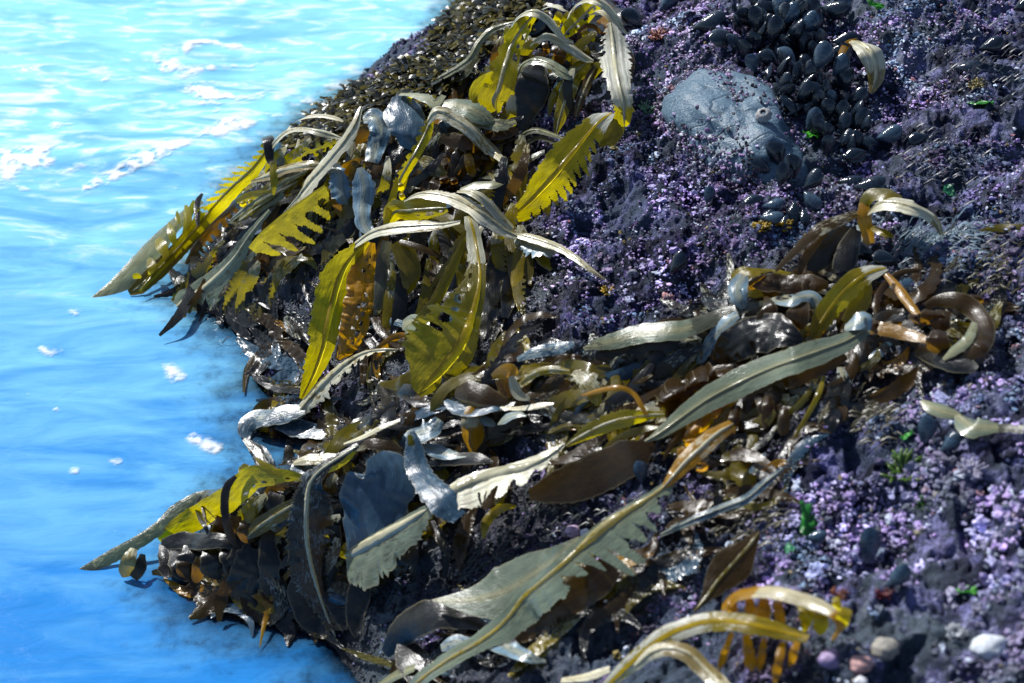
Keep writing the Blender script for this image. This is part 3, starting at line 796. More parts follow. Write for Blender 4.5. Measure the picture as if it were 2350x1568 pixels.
# ---- left point
K('bright yellow blade trailing to the left with curved comb teeth against the water', 2, 'yellow',
  [(1245, 345, 22, 30, 9), (1205, 430, 34, 55, 9), (1120, 540, 55, 80, 8.5), (1020, 630, 62, 90, 8), (920, 730, 70, 85, 7), (840, 820, 62, 70, 6), (760, 920, 45, 50, 5), (640, 1050, 34, 38, 4), (500, 1200, 26, 30, 3), (390, 1330, 8, 1.5)],
  k=[.0, -.3, -.4, -.4, -.3, 0, .3], rib=.16, ribmat='olive', rib_dry_glare=.2, comb=[(-1, 20, .45, .55, .8, .05, .5)], curl=.12, ruffle=.06, dry=.05)
K('long grey blade lying in the water at the left tip with yellow lobes along it', 2, 'grey',
  [(800, 740, 10, 20, 4), (700, 810, 36, 26, 4), (590, 910, 60, 32, 3.5), (480, 1010, 90, 34, 3), (370, 1120, 110, 30, 2.5), (260, 1230, 110, 24, 1.5), (150, 1320, 70, 14, .6), (50, 1395, 8, 6, -.5)],
  k=.6, dry=.75, curl=.25, ruffle=.08, ragged=.1,
  lobes=[dict(pts=p, mat='yellow', k=-.2, curl=.15) for p in (
      [(745, 735, 8, 6), (725, 800, 20, 6), (700, 900, 12, 5.5), (690, 930, 4, 5)], [(690, 765, 10, 6.5), (702, 830, 28, 6.5), (700, 900, 24, 6), (670, 975, 8, 5)],
      [(635, 805, 6, 6), (638, 850, 16, 6), (645, 890, 5, 5.5)], [(580, 880, 8, 6), (595, 940, 26, 6), (612, 1000, 20, 5), (618, 1035, 6, 4)],
      [(505, 985, 20, 5), (530, 1030, 42, 5.5), (555, 1080, 26, 4.5), (550, 1120, 8, 4)], [(445, 1115, 14, 4), (465, 1150, 32, 4.5), (465, 1190, 24, 4), (450, 1220, 8, 3)],
      [(345, 1235, 14, 3), (375, 1228, 18, 3), (400, 1240, 8, 2.5)])])
K('brown shaded inner blade along the left point', 2, 'brown', [(880, 810, 30, 4.5), (760, 930, 50, 4), (640, 1060, 55, 3.5), (520, 1180, 55, 2.5), (400, 1290, 50, 1.5), (320, 1340, 20, .5)], k=.1, dry=.05, rib=.2)
K('dark slate strap folded over the yellow comb-toothed blade', 2, 'dark', [(1190, 325, 30, 10), (1225, 320, 40, 11), (1235, 400, 34, 11), (1240, 470, 26, 10), (1262, 500, 18, 10)], k=.3, dry=.2)
K('thin olive strap hanging below the slate fold', 2, 'olive', [(1262, 480, 22, 10), (1266, 560, 26, 10), (1268, 640, 20, 9), (1262, 700, 8, 8)], k=-.1)
K('dark slate strap crossing the yellow blade lower down', 2, 'dark', [(800, 690, 8, 7.5), (770, 740, 20, 7.5), (765, 820, 20, 7), (770, 900, 10, 6)], k=.4, dry=.25)
K('slim white arch springing from the left of the ridge', 2, 'tan', [(1230, 420, 12, 9), (1275, 350, 22, 10.5), (1350, 285, 26, 12), (1440, 265, 26, 13), (1550, 280, 24, 12.5), (1640, 305, 20, 11), (1720, 335, 8, 10)], k=.9, dry=.85, rib=.35, curl=.6)
K('thinner pale arch behind the slim white one', 2, 'tan', [(1340, 300, 8, 8), (1400, 230, 13, 9), (1480, 190, 15, 10), (1580, 180, 15, 10), (1680, 200, 14, 9.5), (1720, 220, 6, 9)], k=.9, dry=.7)
K('tan and yellow double strap below the white arch', 2, 'tan', [(1120, 610, 14, 8), (1230, 570, 34, 9), (1360, 525, 38, 9), (1480, 505, 34, 9), (1600, 495, 16, 8)], k=.6, dry=.35, rib=.4, ribmat='yellow')
K('small twisted yellow strap below the double strap', 2, 'yellow', [(1020, 745, 16, 7), (1090, 715, 30, 7.5), (1170, 695, 26, 7.5), (1260, 685, 20, 7)], k=-.1, ruffle=.2,
  lobes=lobe_row([(1060, 740, 50), (1110, 720, 50)], 20, 7, k=-.2))
K('yellow fringed blade against the water under the white arch', 2, 'yellow', [(1720, 340, 16, 7), (1600, 380, 40, 7), (1480, 430, 44, 6), (1370, 500, 30, 5)], k=-.2, comb=[(1, 24, .1, .5, .2, 0, 1), (-1, 28, .1, .5, .2, 0, 1)], holes=[(1, 40, .4, 9, .2, 0, 1)])
K('dark fringe of brown fingers along the inside of the left point', 2, 'brown', [(1010, 770, 40, 20, 5), (920, 850, 75, 20, 4.5), (830, 950, 90, 20, 4), (750, 1060, 85, 20, 3), (690, 1150, 40, 10, 2)],
  k=.1, comb=[(1, 20, .2, .4, .2, .05, 1)], dry=.3, ruffle=.25)
K('several narrow grey straps bundled along the middle of the left ridge', 2, 'grey', [(980, 870, 10, 5), (1100, 770, 24, 6), (1230, 680, 28, 7), (1360, 600, 26, 7), (1480, 550, 12, 7)], k=.7, dry=.5, rib=.2,
  extra=[dict(pts=[(1040, 860, 10, 5), (1150, 770, 18, 6), (1290, 680, 20, 6), (1420, 610, 10, 6)], mat='grey', k=.8, dry=.85), dict(pts=[(1120, 850, 10, 4), (1220, 760, 24, 5), (1330, 690, 24, 6)], mat='olive', k=.2)])
K('white peeling midrib blade running down the left ridge to a sharp point', 2, 'tan',
  [(1838, 122, 10, 12), (1800, 230, 30, 12), (1740, 330, 34, 11.5), (1660, 430, 38, 11), (1580, 525, 44, 10), (1490, 625, 48, 9), (1420, 720, 36, 8), (1330, 820, 16, 6)], k=.85, dry=[(0, 1), (.65, .8), (1, .35)], rib=.2, curl=.35, ragged=.16)
K('crumpled white frilly sheet right of the peeling midrib', 2, 'blue', [(1640, 500, 30, 8), (1690, 560, 60, 8), (1700, 640, 75, 7), (1720, 720, 50, 6), (1740, 760, 12, 5)], k=.7, dry=.95, ruffle=.4, rfreq=.05, serr=[(1, 18, .5), (-1, 20, .4)])
K('frayed grey sheet hanging down in front of the bluish kelp', 2, 'blue', [(1830, 520, 20, 9), (1850, 600, 66, 8.5), (1855, 690, 70, 8), (1840, 780, 60, 7), (1850, 880, 52, 6), (1890, 960, 16, 5)], k=.45, dry=.75, ruffle=.2, ragged=.14)
K('olive blade with long round fingers pointing right on the left ridge', 2, 'yellow',
  [(1600, 640, 60, 10, 11), (1490, 720, 230, 14, 11), (1380, 800, 300, 16, 11), (1280, 880, 290, 18, 10.5), (1190, 960, 250, 18, 10), (1110, 1050, 150, 14, 8)],
  k=-.05, comb=[(1, 38, .22, .46, -.35, 0, 1)], dry=[(0, .3), (.3, .22), (1, .1)], curl=.12, ruffle=.05)
K('grey blade with a thick straw midrib sliding into the water left of the rock', 2, 'grey',
  [(1240, 800, 12, 12, 7), (1110, 960, 26, 30, 6), (1010, 1110, 70, 45, 5), (900, 1230, 110, 60, 4), (780, 1330, 130, 75, 2.5), (680, 1400, 130, 80, 1), (600, 1450, 110, 60, -1)],
  k=.45, dry=.6, rib=.17, ribmat='tan', rib_dry_glare=.7, curl=.15)

# ---- right-hand side
K('white and brown hooded blade lying beside the mussel bed', 4, 'tan', [(1290, 250, 16, 5), (1350, 262, 50, 6), (1410, 310, 75, 7), (1440, 390, 66, 6), (1440, 480, 50, 4), (1415, 570, 14, 2)], k=.8, dry=[(0, 1), (.5, .95), (.7, .4), (1, 0)], curl=.5, rib=.2,
  extra=[dict(pts=[(1330, 245, 12, 5), (1270, 270, 22, 5), (1232, 330, 20, 4), (1225, 380, 8, 3)], mat='orange', k=.1)])
K('pale drooping blade with an orange tip on the right of the rock', 4, 'tan', [(1400, 1300, 20, 6), (1470, 1240, 46, 8), (1570, 1240, 46, 8), (1680, 1270, 44, 7), (1770, 1315, 36, 5), (1820, 1370, 26, 3), (1845, 1440, 8, 2)], k=.8, dry=[(0, .7), (.75, .7), (.85, .1), (1, 0)], curl=.5, rib=.2,
  extra=[dict(pts=[(1350, 1290, 20, 6), (1400, 1200, 45, 8), (1500, 1190, 40, 8), (1600, 1220, 20, 7)], mat='olive', k=.7, dry=.35), dict(pts=[(1420, 1390, 20, 4), (1480, 1420, 26, 4), (1550, 1450, 10, 3)], mat='yellow', k=.5, dry=.35)])
K('brown knotted stalk below the pale drooping blade', 4, 'orange', [(1375, 1240, 30, 7), (1370, 1320, 42, 6), (1385, 1400, 40, 4), (1400, 1490, 34, 3)], k=.1, ruffle=.3, dry=.1,
  extra=[dict(pts=[(1350, 1370, 30, 4), (1380, 1450, 42, 3), (1370, 1530, 20, 2)], mat='blue', k=.6, dry=.7)])
K('long brown arching strap left of the knotted stalk', 5, 'brown', [(1510, 100, 20, 6), (1420, 140, 34, 8), (1330, 180, 32, 8), (1250, 240, 26, 7), (1180, 310, 20, 5), (1090, 400, 8, 3)], k=.6, dry=[(0, .4), (.4, .5), (.6, .1), (1, 0)],
  extra=[dict(pts=[(1450, 170, 30, 5), (1380, 260, 60, 4), (1310, 340, 60, 3), (1260, 420, 20, 2)], mat='dark', k=0), dict(pts=[(1500, 190, 30, 5), (1460, 290, 60, 4), (1430, 400, 50, 3)], mat='dark', k=0),
         dict(pts=[(1350, 200, 12, 6), (1280, 280, 20, 5), (1230, 360, 22, 4), (1210, 430, 8, 3)], mat='brown', k=.4, dry=.3)])
K('short golden blade with a white rounded top standing up on the right', 5, 'yellow', [(1650, 385, 20, 8), (1590, 400, 38, 9), (1510, 440, 56, 9), (1430, 510, 66, 60, 8), (1360, 600, 55, 58, 6), (1310, 680, 45, 4), (1275, 745, 12, 2)],
  k=[.8, .5, -.1, -.3, -.3], dry=[(0, 1), (.16, .8), (.3, .1), (1, 0)], rib=.12, rib_dry_glare=.2, curl=.12, serr=[(1, 30, .25)],
  extra=[dict(pts=[(1560, 450, 20, 6), (1540, 520, 40, 5), (1500, 590, 50, 4), (1440, 660, 20, 3)], mat='olive', k=.2, dry=.3)])
K('orange stalk slanting down from the golden blade', 5, 'orange', [(1650, 415, 14, 6), (1700, 470, 24, 6), (1750, 540, 24, 5), (1810, 620, 20, 4)], k=.3, curl=.6, dry=[(0, .1), (.5, .3), (1, .1)])
K('long flat grey green blade lying straight across the lower right, finely streaked', 5, 'grey',
  [(1560, 690, 24, 6), (1450, 755, 50, 7), (1330, 800, 64, 7), (1190, 850, 68, 7), (1040, 905, 72, 6.5), (890, 975, 72, 6), (750, 1050, 64, 5.5), (620, 1140, 46, 5), (510, 1220, 26, 4.5), (430, 1265, 6, 4)],
  k=.5, dry=.75, rib=.12, rib_dry_glare=.85, curl=.12, ruffle=.03, ragged=.04,
  extra=[dict(pts=[(1450, 830, 20, 4), (1330, 880, 45, 4), (1200, 930, 50, 3.5), (1080, 980, 30, 3)], mat='brown', k=.2)])
K('orange brown frill of round lobes above the long grey green blade', 5, 'brown', [(880, 890, 20, 4), (780, 930, 50, 4), (660, 990, 50, 4), (560, 1040, 30, 3)], k=.3, ruffle=.5,
  lobes=lobe_row([(600, 1020, -80), (660, 990, -100), (720, 960, -110), (770, 940, -80), (830, 930, -70), (560, 1040, -60)], 36, 5, k=-.1, mat='brown', down=(.3, .9), curl=.5, seed=5))
K('orange ruffled lobes hanging under the long grey green blade', 5, 'orange', [(860, 1040, 30, 4), (780, 1090, 40, 4), (710, 1150, 40, 4), (650, 1210, 20, 3)], k=.2, ruffle=.5,
  lobes=lobe_row([(720, 1080, 90), (690, 1140, 90), (800, 1050, 120), (650, 1200, 90)], 40, 4, k=-.2, mat='orange', down=(.6, .5), seed=6))
K('brown curled frills hanging below the right end of the grey green blade', 5, 'brown', [(1130, 960, 30, 4), (1030, 1000, 50, 4), (940, 1040, 40, 4)], k=.1, ruffle=.4,
  lobes=lobe_row([(900, 1080, 180), (960, 1010, 200), (1010, 1000, 190), (1060, 1000, 180), (1110, 980, 200), (1140, 1100, 130)], 38, 3.5, k=.0, mat='brown', curl=.9, seed=7))
K('thin yellow stipe curving down right of the frills', 5, 'yellow', [(1335, 930, 10, 4), (1315, 1010, 13, 4), (1275, 1090, 13, 3.5), (1225, 1180, 11, 3), (1185, 1250, 6, 2)], k=.1, curl=.7, dry=.15)
K('brown and grey strap lying at the foot of the purple rock wall', 5, 'grey', [(120, 795, 10, 3), (240, 760, 38, 4), (370, 725, 50, 5), (500, 705, 50, 5), (620, 695, 48, 5), (720, 665, 40, 5), (830, 620, 34, 4.5), (950, 580, 26, 4), (1040, 560, 10, 4)],
  k=.6, dry=[(0, .6), (.55, .7), (.66, .1), (1, .1)], curl=.2, rib=.0 or None)
K('dark underside sheet with faint vertical combing beneath that strap', 5, 'dark', [(180, 830, 20, 2), (320, 830, 60, 2.5), (470, 820, 80, 2.5), (620, 790, 80, 2.5), (760, 750, 40, 2)], k=.0, comb=[(-1, 22, .1, .35, 0, .3, 1)], dry=.1)
K('silver blue crumpled edge right of the brown and grey strap', 5, 'blue', [(900, 620, 20, 5), (830, 680, 40, 5), (770, 750, 36, 4), (720, 830, 26, 3), (690, 890, 10, 2)], k=.6, dry=.6, ruffle=.35, ragged=.15)
K('pale blue upright flap at the root of the right-hand tangle', 5, 'blue', [(930, 420, 26, 6), (900, 480, 50, 6), (910, 550, 40, 5), (930, 590, 14, 4)], k=.5, dry=.7, ruffle=.3)
K('brown wavy frill with wet white glints behind the golden blade', 5, 'brown', [(960, 450, 20, 5), (1060, 460, 46, 6), (1160, 460, 46, 6), (1270, 460, 46, 6), (1360, 470, 16, 5)], k=.5, ruffle=.6, rfreq=.02,
  lobes=lobe_row([(990, 430, 70), (1080, 420, 90), (1170, 440, 80), (1250, 440, 90)], 40, 6, k=.3, mat='brown', seed=8))
K('shiny white crested curl left of the golden blade', 5, 'blue', [(1050, 545, 16, 5), (1130, 550, 32, 6), (1210, 530, 34, 7), (1280, 530, 40, 7), (1310, 580, 34, 6), (1290, 620, 10, 5)], k=.8, dry=.85, ruffle=.25, curl=.5)
K('brown pointed flap in front of the white curl', 5, 'brown', [(1200, 510, 10, 6), (1220, 570, 40, 6), (1200, 640, 60, 5), (1150, 700, 30, 4)], k=.0, extra=[dict(pts=[(1040, 530, 8, 6), (1060, 590, 40, 6), (1040, 660, 50, 5), (1020, 700, 20, 4)], mat='brown', k=0)])
K('black shiny hump of wet kelp in the right-hand tangle', 5, 'dark', [(810, 870, 40, 3), (860, 790, 80, 5), (950, 730, 100, 6), (1060, 710, 100, 6), (1160, 730, 60, 5), (1230, 760, 20, 3)], k=.35, curl=.15, ruffle=.45, rfreq=.04)
K('serrated golden leaf lying low beside a curled stalk', 5, 'yellow', [(30, 1285, 8, 3), (120, 1230, 34, 4), (220, 1180, 46, 5), (320, 1150, 44, 5), (420, 1135, 30, 4.5), (530, 1125, 8, 4)], k=-.1, serr=[(1, 12, .4)], curl=.3, rib=.1,
  extra=[dict(pts=[(110, 1030, 8, 6), (200, 1005, 14, 6.5), (300, 990, 14, 7), (370, 1020, 13, 6.5), (410, 1080, 13, 6), (440, 1130, 8, 5)], mat='orange', k=.4, curl=.6, name='stalk', dry=.3)])
K('wide dark brown translucent sheet below the serrated golden leaf', 7, 'brown', [(1990, 120, 30, 3.5), (1880, 200, 90, 100, 3.5), (1750, 260, 110, 3), (1600, 320, 110, 2.5), (1450, 370, 80, 2.5), (1330, 400, 30, 2)], k=.2, ruffle=.04, curl=.1)
K('brown curled blade coiled at the far right of the tangle', 5, 'brown', [(1850, 580, 16, 4), (1940, 545, 36, 5), (2040, 560, 50, 6), (2120, 620, 46, 6), (2160, 700, 46, 5), (2130, 790, 40, 4), (2040, 850, 20, 3)], k=.2, dry=.05, curl=.5,
  lobes=lobe_row([(1890, 600, 80), (1950, 600, 90), (2100, 520, 50)], 40, 5, k=.4, seed=9) + lobe_row([(1920, 700, 120)], 60, 5, k=.1, seed=10),
  extra=[dict(pts=[(2100, 660, 14, 6), (2070, 740, 26, 5), (2000, 800, 24, 4), (1940, 850, 8, 3)], mat='grey', k=.7, dry=.7), dict(pts=[(1800, 800, 30, 2), (1900, 820, 60, 3), (2010, 860, 60, 3), (2110, 900, 20, 2)], mat='dark', k=.2)])
K('orange brown ruffled strap bridging to the coiled blade', 5, 'orange', [(1540, 690, 22, 4), (1620, 690, 34, 5), (1700, 705, 34, 5), (1790, 730, 30, 4.5), (1880, 760, 14, 4)], k=.4, ruffle=.5, rfreq=.02, dry=.2,
  lobes=lobe_row([(1600, 660, 40), (1690, 650, 60), (1790, 620, 60)], 34, 5, k=.3, mat='brown', seed=11))
K('white crumpled flap where the grey green blade begins', 5, 'blue', [(1440, 690, 16, 7), (1500, 660, 40, 8), (1545, 640, 36, 8), (1550, 700, 24, 7)], k=.7, dry=.95, ruffle=.4)
K('small pale torn sheet on the pink rock at the right edge', 5, 'grey', [(1830, 1055, 10, 2), (1890, 1090, 36, 3), (1960, 1115, 32, 3), (2030, 1130, 8, 2)], k=.7, dry=.95, curl=.3,
  extra=[dict(pts=[(2010, 1130, 16, 3), (2070, 1180, 60, 4), (2140, 1190, 44, 3), (2240, 1195, 20, 2), (2350, 1200, 24, 2)], k=.6, dry=[(0, .9), (.6, .8), (.7, 0), (1, 0)])])
K('faint brown strap on the rock at the upper right edge', 5, 'olive', [(2120, 200, 6, 1), (2200, 185, 18, 1.5), (2290, 180, 20, 1.5), (2380, 185, 16, 1)], k=.5, dry=.2)

# ---- lower ridge
K('golden blade at the tip of the lower ridge crossed by dark bands', 6, 'yellow',
  [(1490, 475, 14, 8), (1390, 455, 36, 30, 8.5), (1270, 455, 62, 50, 9), (1150, 480, 75, 80, 8), (1030, 580, 85, 75, 7), (900, 670, 80, 80, 6), (790, 730, 70, 75, 5), (690, 780, 60, 50, 3.5), (600, 850, 20, 2)],
  k=-.35, curl=.12, ruffle=.10, holes=[(1, 30, .55, 8, .16, .0, .45)],
  extra=[dict(pts=[(1180, 350, 6, 9), (1230, 390, 22, 9), (1290, 430, 26, 9), (1330, 450, 8, 9)], k=-.2), dict(pts=[(1120, 385, 16, 7), (1110, 420, 36, 7), (1090, 450, 24, 6)], mat='olive', k=0)])
K('long grey outer strap of the lower tip running into the water', 6, 'grey',
  [(1150, 425, 10, 9), (1050, 480, 16, 8.5), (940, 545, 24, 7.5), (820, 590, 32, 6), (700, 670, 45, 5), (580, 760, 55, 20, 4), (460, 840, 60, 20, 3), (330, 910, 62, 20, 1.8), (200, 980, 50, 14, .8), (70, 1055, 8, -.6)],
  k=.5, dry=.42, curl=.3)
K('two dark straps wrapped round the golden lower blade', 6, 'dark', [(1060, 460, 12, 10), (1010, 520, 24, 10), (992, 620, 26, 9), (1000, 720, 24, 8), (1030, 820, 26, 6), (1060, 880, 8, 5)], k=.4, dry=.15,
  extra=[dict(pts=[(850, 580, 6, 8), (825, 630, 13, 8), (840, 700, 14, 7), (880, 770, 14, 6), (890, 810, 5, 5)], mat='dark', k=.4, dry=.15), dict(pts=[(890, 575, 6, 8), (865, 630, 11, 8), (870, 690, 11, 7), (885, 740, 5, 6)], mat='brown', k=.4)])
K('olive tan blade slanting out under the golden lower blade', 6, 'olive', [(1480, 590, 16, 7), (1380, 650, 46, 7), (1280, 710, 50, 6), (1180, 780, 45, 5), (1130, 830, 14, 4)], k=.3, dry=.38, rib=.2)
K('black brown curled skirt hanging under the lower tip', 6, 'dark', [(610, 870, 30, 3), (720, 850, 50, 4.5), (850, 850, 55, 5), (980, 850, 45, 4.5), (1080, 900, 20, 3)], k=.3, ruffle=.4, dry=.25,
  lobes=lobe_row([(640, 860, 220), (740, 870, 260), (830, 870, 290), (920, 880, 300), (1010, 880, 300), (1090, 900, 280), (1180, 900, 300), (1260, 850, 330)], 80, 3, k=.2, mat='dark', seed=12, curl=.15)
  + lobe_row([(760, 930, 180), (850, 950, 200), (1060, 700, 170), (1120, 720, 180)], 44, 4, k=-.1, mat='brown', seed=13))
K('small tan flap dipping into the water near the lower tip', 6, 'tan', [(445, 895, 22, 4), (420, 950, 40, 4), (395, 1020, 46, 2), (400, 1070, 26, .4)], k=.3, dry=[(0, .6), (.5, .3), (1, 0)], curl=.5,
  extra=[dict(pts=[(500, 930, 16, 3), (480, 1010, 40, 2), (440, 1075, 30, .3)], mat='dark', k=.2)])
K('dark feather edged blade bending over into the water with a pale curved midrib', 6, 'dark',
  [(1800, 275, 16, 20, 11), (1680, 350, 24, 30, 11), (1570, 425, 40, 44, 11), (1505, 510, 110, 60, 10.5), (1488, 640, 150, 90, 10), (1485, 780, 150, 120, 8.5), (1500, 920, 130, 130, 7), (1535, 1070, 90, 120, 5), (1580, 1220, 50, 80, 3), (1630, 1350, 24, 24, 1), (1660, 1430, 8, -.4)],
  k=[.7, .7, .7, .6, .4, .3, .3, .2], dry=.42, rib=.10, ribmat='tan', rib_dry_glare=.7, serr=[(-1, 11, .4), (1, 30, .5)], ruffle=.1, curl=.35)
K('yellow stem at the head of the feather edged blade', 7, 'yellow', [(410, 130, 10, 9), (370, 180, 28, 10), (310, 230, 30, 10), (250, 270, 16, 10)], k=-.1, dry=.1)
K('pale fish-tail end of kelp floating at the mouth of the gully', 6, 'blue', [(1480, 60, 24, 2.5), (1380, 75, 50, 3), (1270, 100, 55, 3), (1170, 120, 60, 2), (1120, 180, 50, 1), (1130, 240, 16, .3)], k=.7, dry=.46, curl=.2, ragged=.09,
  extra=[dict(pts=[(1300, 150, 20, 2), (1420, 160, 60, 2), (1540, 190, 50, 2), (1650, 220, 20, 1)], mat='blue', k=.7, dry=.4)])
K('large translucent blue sheet draped over the lower ridge', 7, 'blue', [(500, 190, 60, 40, 10), (560, 280, 150, 150, 10), (530, 400, 170, 200, 9), (480, 530, 150, 190, 8), (420, 640, 90, 120, 6), (370, 710, 20, 5)], k=.6, dry=.12, ruffle=.08, curl=.15)
K('rumpled grey fold with a scalloped end lying over the blue sheet', 7, 'blue', [(700, 60, 20, 10), (715, 150, 50, 11), (730, 240, 62, 12), (790, 340, 75, 12), (880, 440, 85, 11), (960, 520, 50, 9)], k=.6, dry=.4, ruffle=.16, rfreq=.03, serr=[(1, 18, .18), (-1, 18, .18)],
  extra=[dict(pts=[(690, 80, 10, 11), (705, 140, 20, 11), (712, 200, 20, 11), (715, 240, 6, 10)], mat='olive', k=.1)])
K('ivory striped blade running up right from the scalloped fold, pointed at its end', 7, 'tan',
  [(1515, 130, 8, 10, 8), (1430, 195, 34, 40, 8.5), (1320, 245, 40, 90, 9), (1200, 270, 36, 160, 9), (1080, 305, 40, 150, 9), (960, 355, 40, 120, 9.5), (860, 410, 40, 80, 9), (780, 470, 30, 40, 8.5)][::-1],
  k=.75, dry=.85, rib=.22, ribmat='tan', rib_dry_glare=.9, comb=[(-1, 30, .40, .35, -.15, .35, .95)], curl=.15, serr=[(-1, 20, .2)])
K('tan midrib strap with a grey sheet below it crossing the lower ridge', 7, 'grey',
  [(800, 470, 20, 50, 9.5), (700, 530, 34, 110, 9), (600, 590, 36, 160, 8), (500, 645, 36, 200, 7), (420, 690, 34, 210, 6), (350, 725, 24, 120, 5)][::-1], k=.5, dry=.6, rib=.16, ribmat='tan', rib_dry_glare=.8, curl=.12, serr=[(-1, 16, .25)], ragged=.08)
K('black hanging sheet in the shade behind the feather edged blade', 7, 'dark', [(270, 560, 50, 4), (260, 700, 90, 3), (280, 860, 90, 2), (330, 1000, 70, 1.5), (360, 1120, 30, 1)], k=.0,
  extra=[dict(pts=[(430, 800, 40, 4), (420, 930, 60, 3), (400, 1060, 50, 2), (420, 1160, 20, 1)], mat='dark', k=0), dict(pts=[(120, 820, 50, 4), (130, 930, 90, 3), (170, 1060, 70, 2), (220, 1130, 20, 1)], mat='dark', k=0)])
K('large foreground blade with a golden midrib spreading into a grey sheet and long fingers', 7, 'grey',
  [(2100, 320, 16, 16, 7), (1990, 400, 100, 24, 8), (1870, 475, 200, 26, 8.5), (1770, 540, 300, 30, 9), (1690, 605, 330, 36, 9), (1600, 685, 190, 40, 9), (1490, 785, 140, 44, 9), (1390, 870, 145, 44, 8.5), (1300, 945, 140, 44, 8), (1230, 1040, 120, 44, 7), (1150, 1120, 80, 50, 6), (1040, 1200, 50, 44, 5.5), (900, 1280, 46, 44, 5), (760, 1380, 44, 4), (680, 1460, 30, 3)],
  k=[.5, .5, .5, .5, .55, .55, .55, .6, .6], dry=.72, rib=.075, ribmat='rib', rib_dry_glare=.6, comb=[(1, 40, .42, .46, -.4, .04, .44)], curl=.06, ruffle=.05, serr=[(1, 14, .08)],
  extra=[dict(pts=[(1640, 620, 8, 8.5), (1580, 655, 24, 8.5), (1480, 735, 62, 8.6), (1380, 800, 98, 8.3), (1290, 862, 128, 8), (1190, 918, 138, 7.5), (1080, 952, 100, 7.5), (960, 965, 52, 7.8), (815, 962, 4, 8)], k=.55, dry=.72, curl=.05, ruffle=.04, ragged=.03)])
K('orange stalk blade with a white stripe feeding the large foreground blade', 7, 'orange', [(2420, 20, 30, 8), (2330, 75, 46, 9), (2240, 155, 52, 9), (2160, 230, 48, 8.5), (2090, 310, 30, 8), (2040, 370, 8, 7.5)], k=.5, curl=.5, dry=[(0, .3), (.35, .55), (.7, .3), (1, 0)], rib=.2, ribmat='tan', rib_dry_glare=.8,
  lobes=lobe_row([(2200, 100, 60), (2150, 150, 60), (2260, 230, 60)], 30, 7, k=.2, mat='orange', seed=14))
K('dark brown sheet showing under the large foreground blade', 7, 'brown', [(1780, 780, 60, 4), (1680, 860, 100, 3.5), (1560, 930, 100, 3), (1430, 1030, 90, 3), (1310, 1120, 70, 2.5), (1230, 1180, 20, 2)], k=.2, serr=[(-1, 16, .3)], curl=.15)
K('thin bluish strap crossing the purple rock right of the foreground blade', 8, 'blue', [(880, 380, 10, 2), (780, 460, 24, 3), (680, 545, 26, 3), (570, 590, 24, 3), (440, 640, 24, 3), (320, 690, 20, 2.5), (200, 750, 10, 2)], k=.6, dry=.5, rib=.2)
K('dark olive leaf with a thin bright midrib lying on the rock above the bottom arches', 8, 'brown', [(750, 730, 10, 3), (680, 820, 60, 3), (600, 910, 110, 100, 3), (520, 1000, 80, 3), (450, 1100, 26, 3), (390, 1170, 12, 3)], k=.3, rib=.05, ribmat='olive', rib_dry_glare=.5, curl=.12)
K('golden and grey arch nearest the camera at the bottom right', 8, 'yellow',
  [(1020, 1320, 24, 6), (930, 1295, 40, 7.5), (800, 1260, 48, 9), (650, 1230, 54, 10), (500, 1220, 55, 10), (360, 1250, 55, 9.5), (230, 1305, 52, 8.5), (110, 1390, 50, 7), (0, 1490, 44, 5.5), (-110, 1600, 30, 4)],
  k=.6, curl=.35, dry=[(0, .05), (.12, .1), (.3, .36), (.5, .6), (1, .6)], rib=.25, ribmat='rib', rib_dry_glare=.2,
  lobes=lobe_row([(600, 1290, 160), (680, 1300, 160), (780, 1320, 180), (880, 1340, 190), (960, 1340, 150)], 22, 7, k=.0, mat='orange', seed=15))
K('second bottom arch curving down to the frame edge', 8, 'tan', [(60, 1480, 20, 6), (150, 1400, 36, 8), (250, 1375, 44, 9), (350, 1400, 48, 9), (430, 1470, 50, 8), (520, 1560, 50, 6.5), (620, 1660, 40, 5)], k=.7, dry=[(0, .8), (.4, .35), (.7, .45), (1, .7)], curl=.4, rib=.2)
K('ribbed amber blade with hanging flaps behind the bottom arch', 8, 'orange',
  [(540, 1150, 26, 6), (620, 1080, 44, 8), (720, 1055, 44, 9.5), (840, 1060, 40, 10), (960, 1090, 38, 9.5), (1070, 1130, 38, 8.5), (1160, 1180, 30, 7), (1195, 1250, 22, 5.5), (1150, 1330, 10, 4)], k=.8, curl=.5, dry=[(0, 0), (.2, .1), (.3, .8), (.75, .8), (.85, .1), (1, .1)],
  lobes=lobe_row([(600, 1110, 140), (690, 1090, 150), (780, 1100, 150), (850, 1110, 150)], 26, 7, k=-.1, mat='orange', seed=16) + lobe_row([(980, 1130, 140), (1040, 1150, 140), (1100, 1170, 130), (1170, 1090, 110), (1230, 1150, 100)], 26, 6, k=-.2, mat='yellow', seed=17))
K('dark humped blade at the foot of the lower ridge', 7, 'dark', [(560, 1250, 30, 3), (640, 1130, 80, 5), (740, 1060, 90, 6), (860, 1030, 80, 6), (980, 1060, 60, 5), (1080, 1110, 20, 4)], k=.5, curl=.4, ruffle=.1,
  extra=[dict(pts=[(660, 1180, 40, 3), (700, 1280, 90, 2), (760, 1380, 60, 2)], mat='dark', k=0)])
K('blue grey torn sheet beside the foot of the foreground blade', 7, 'blue', [(1080, 1180, 20, 4), (1160, 1180, 60, 4), (1250, 1230, 50, 4), (1350, 1275, 26, 3), (1420, 1290, 8, 2)], k=.7, dry=.6, ruffle=.2, extra=[dict(pts=[(860, 1220, 20, 4), (930, 1190, 44, 4), (1010, 1190, 30, 4)], mat='blue', k=.6, dry=.6)])
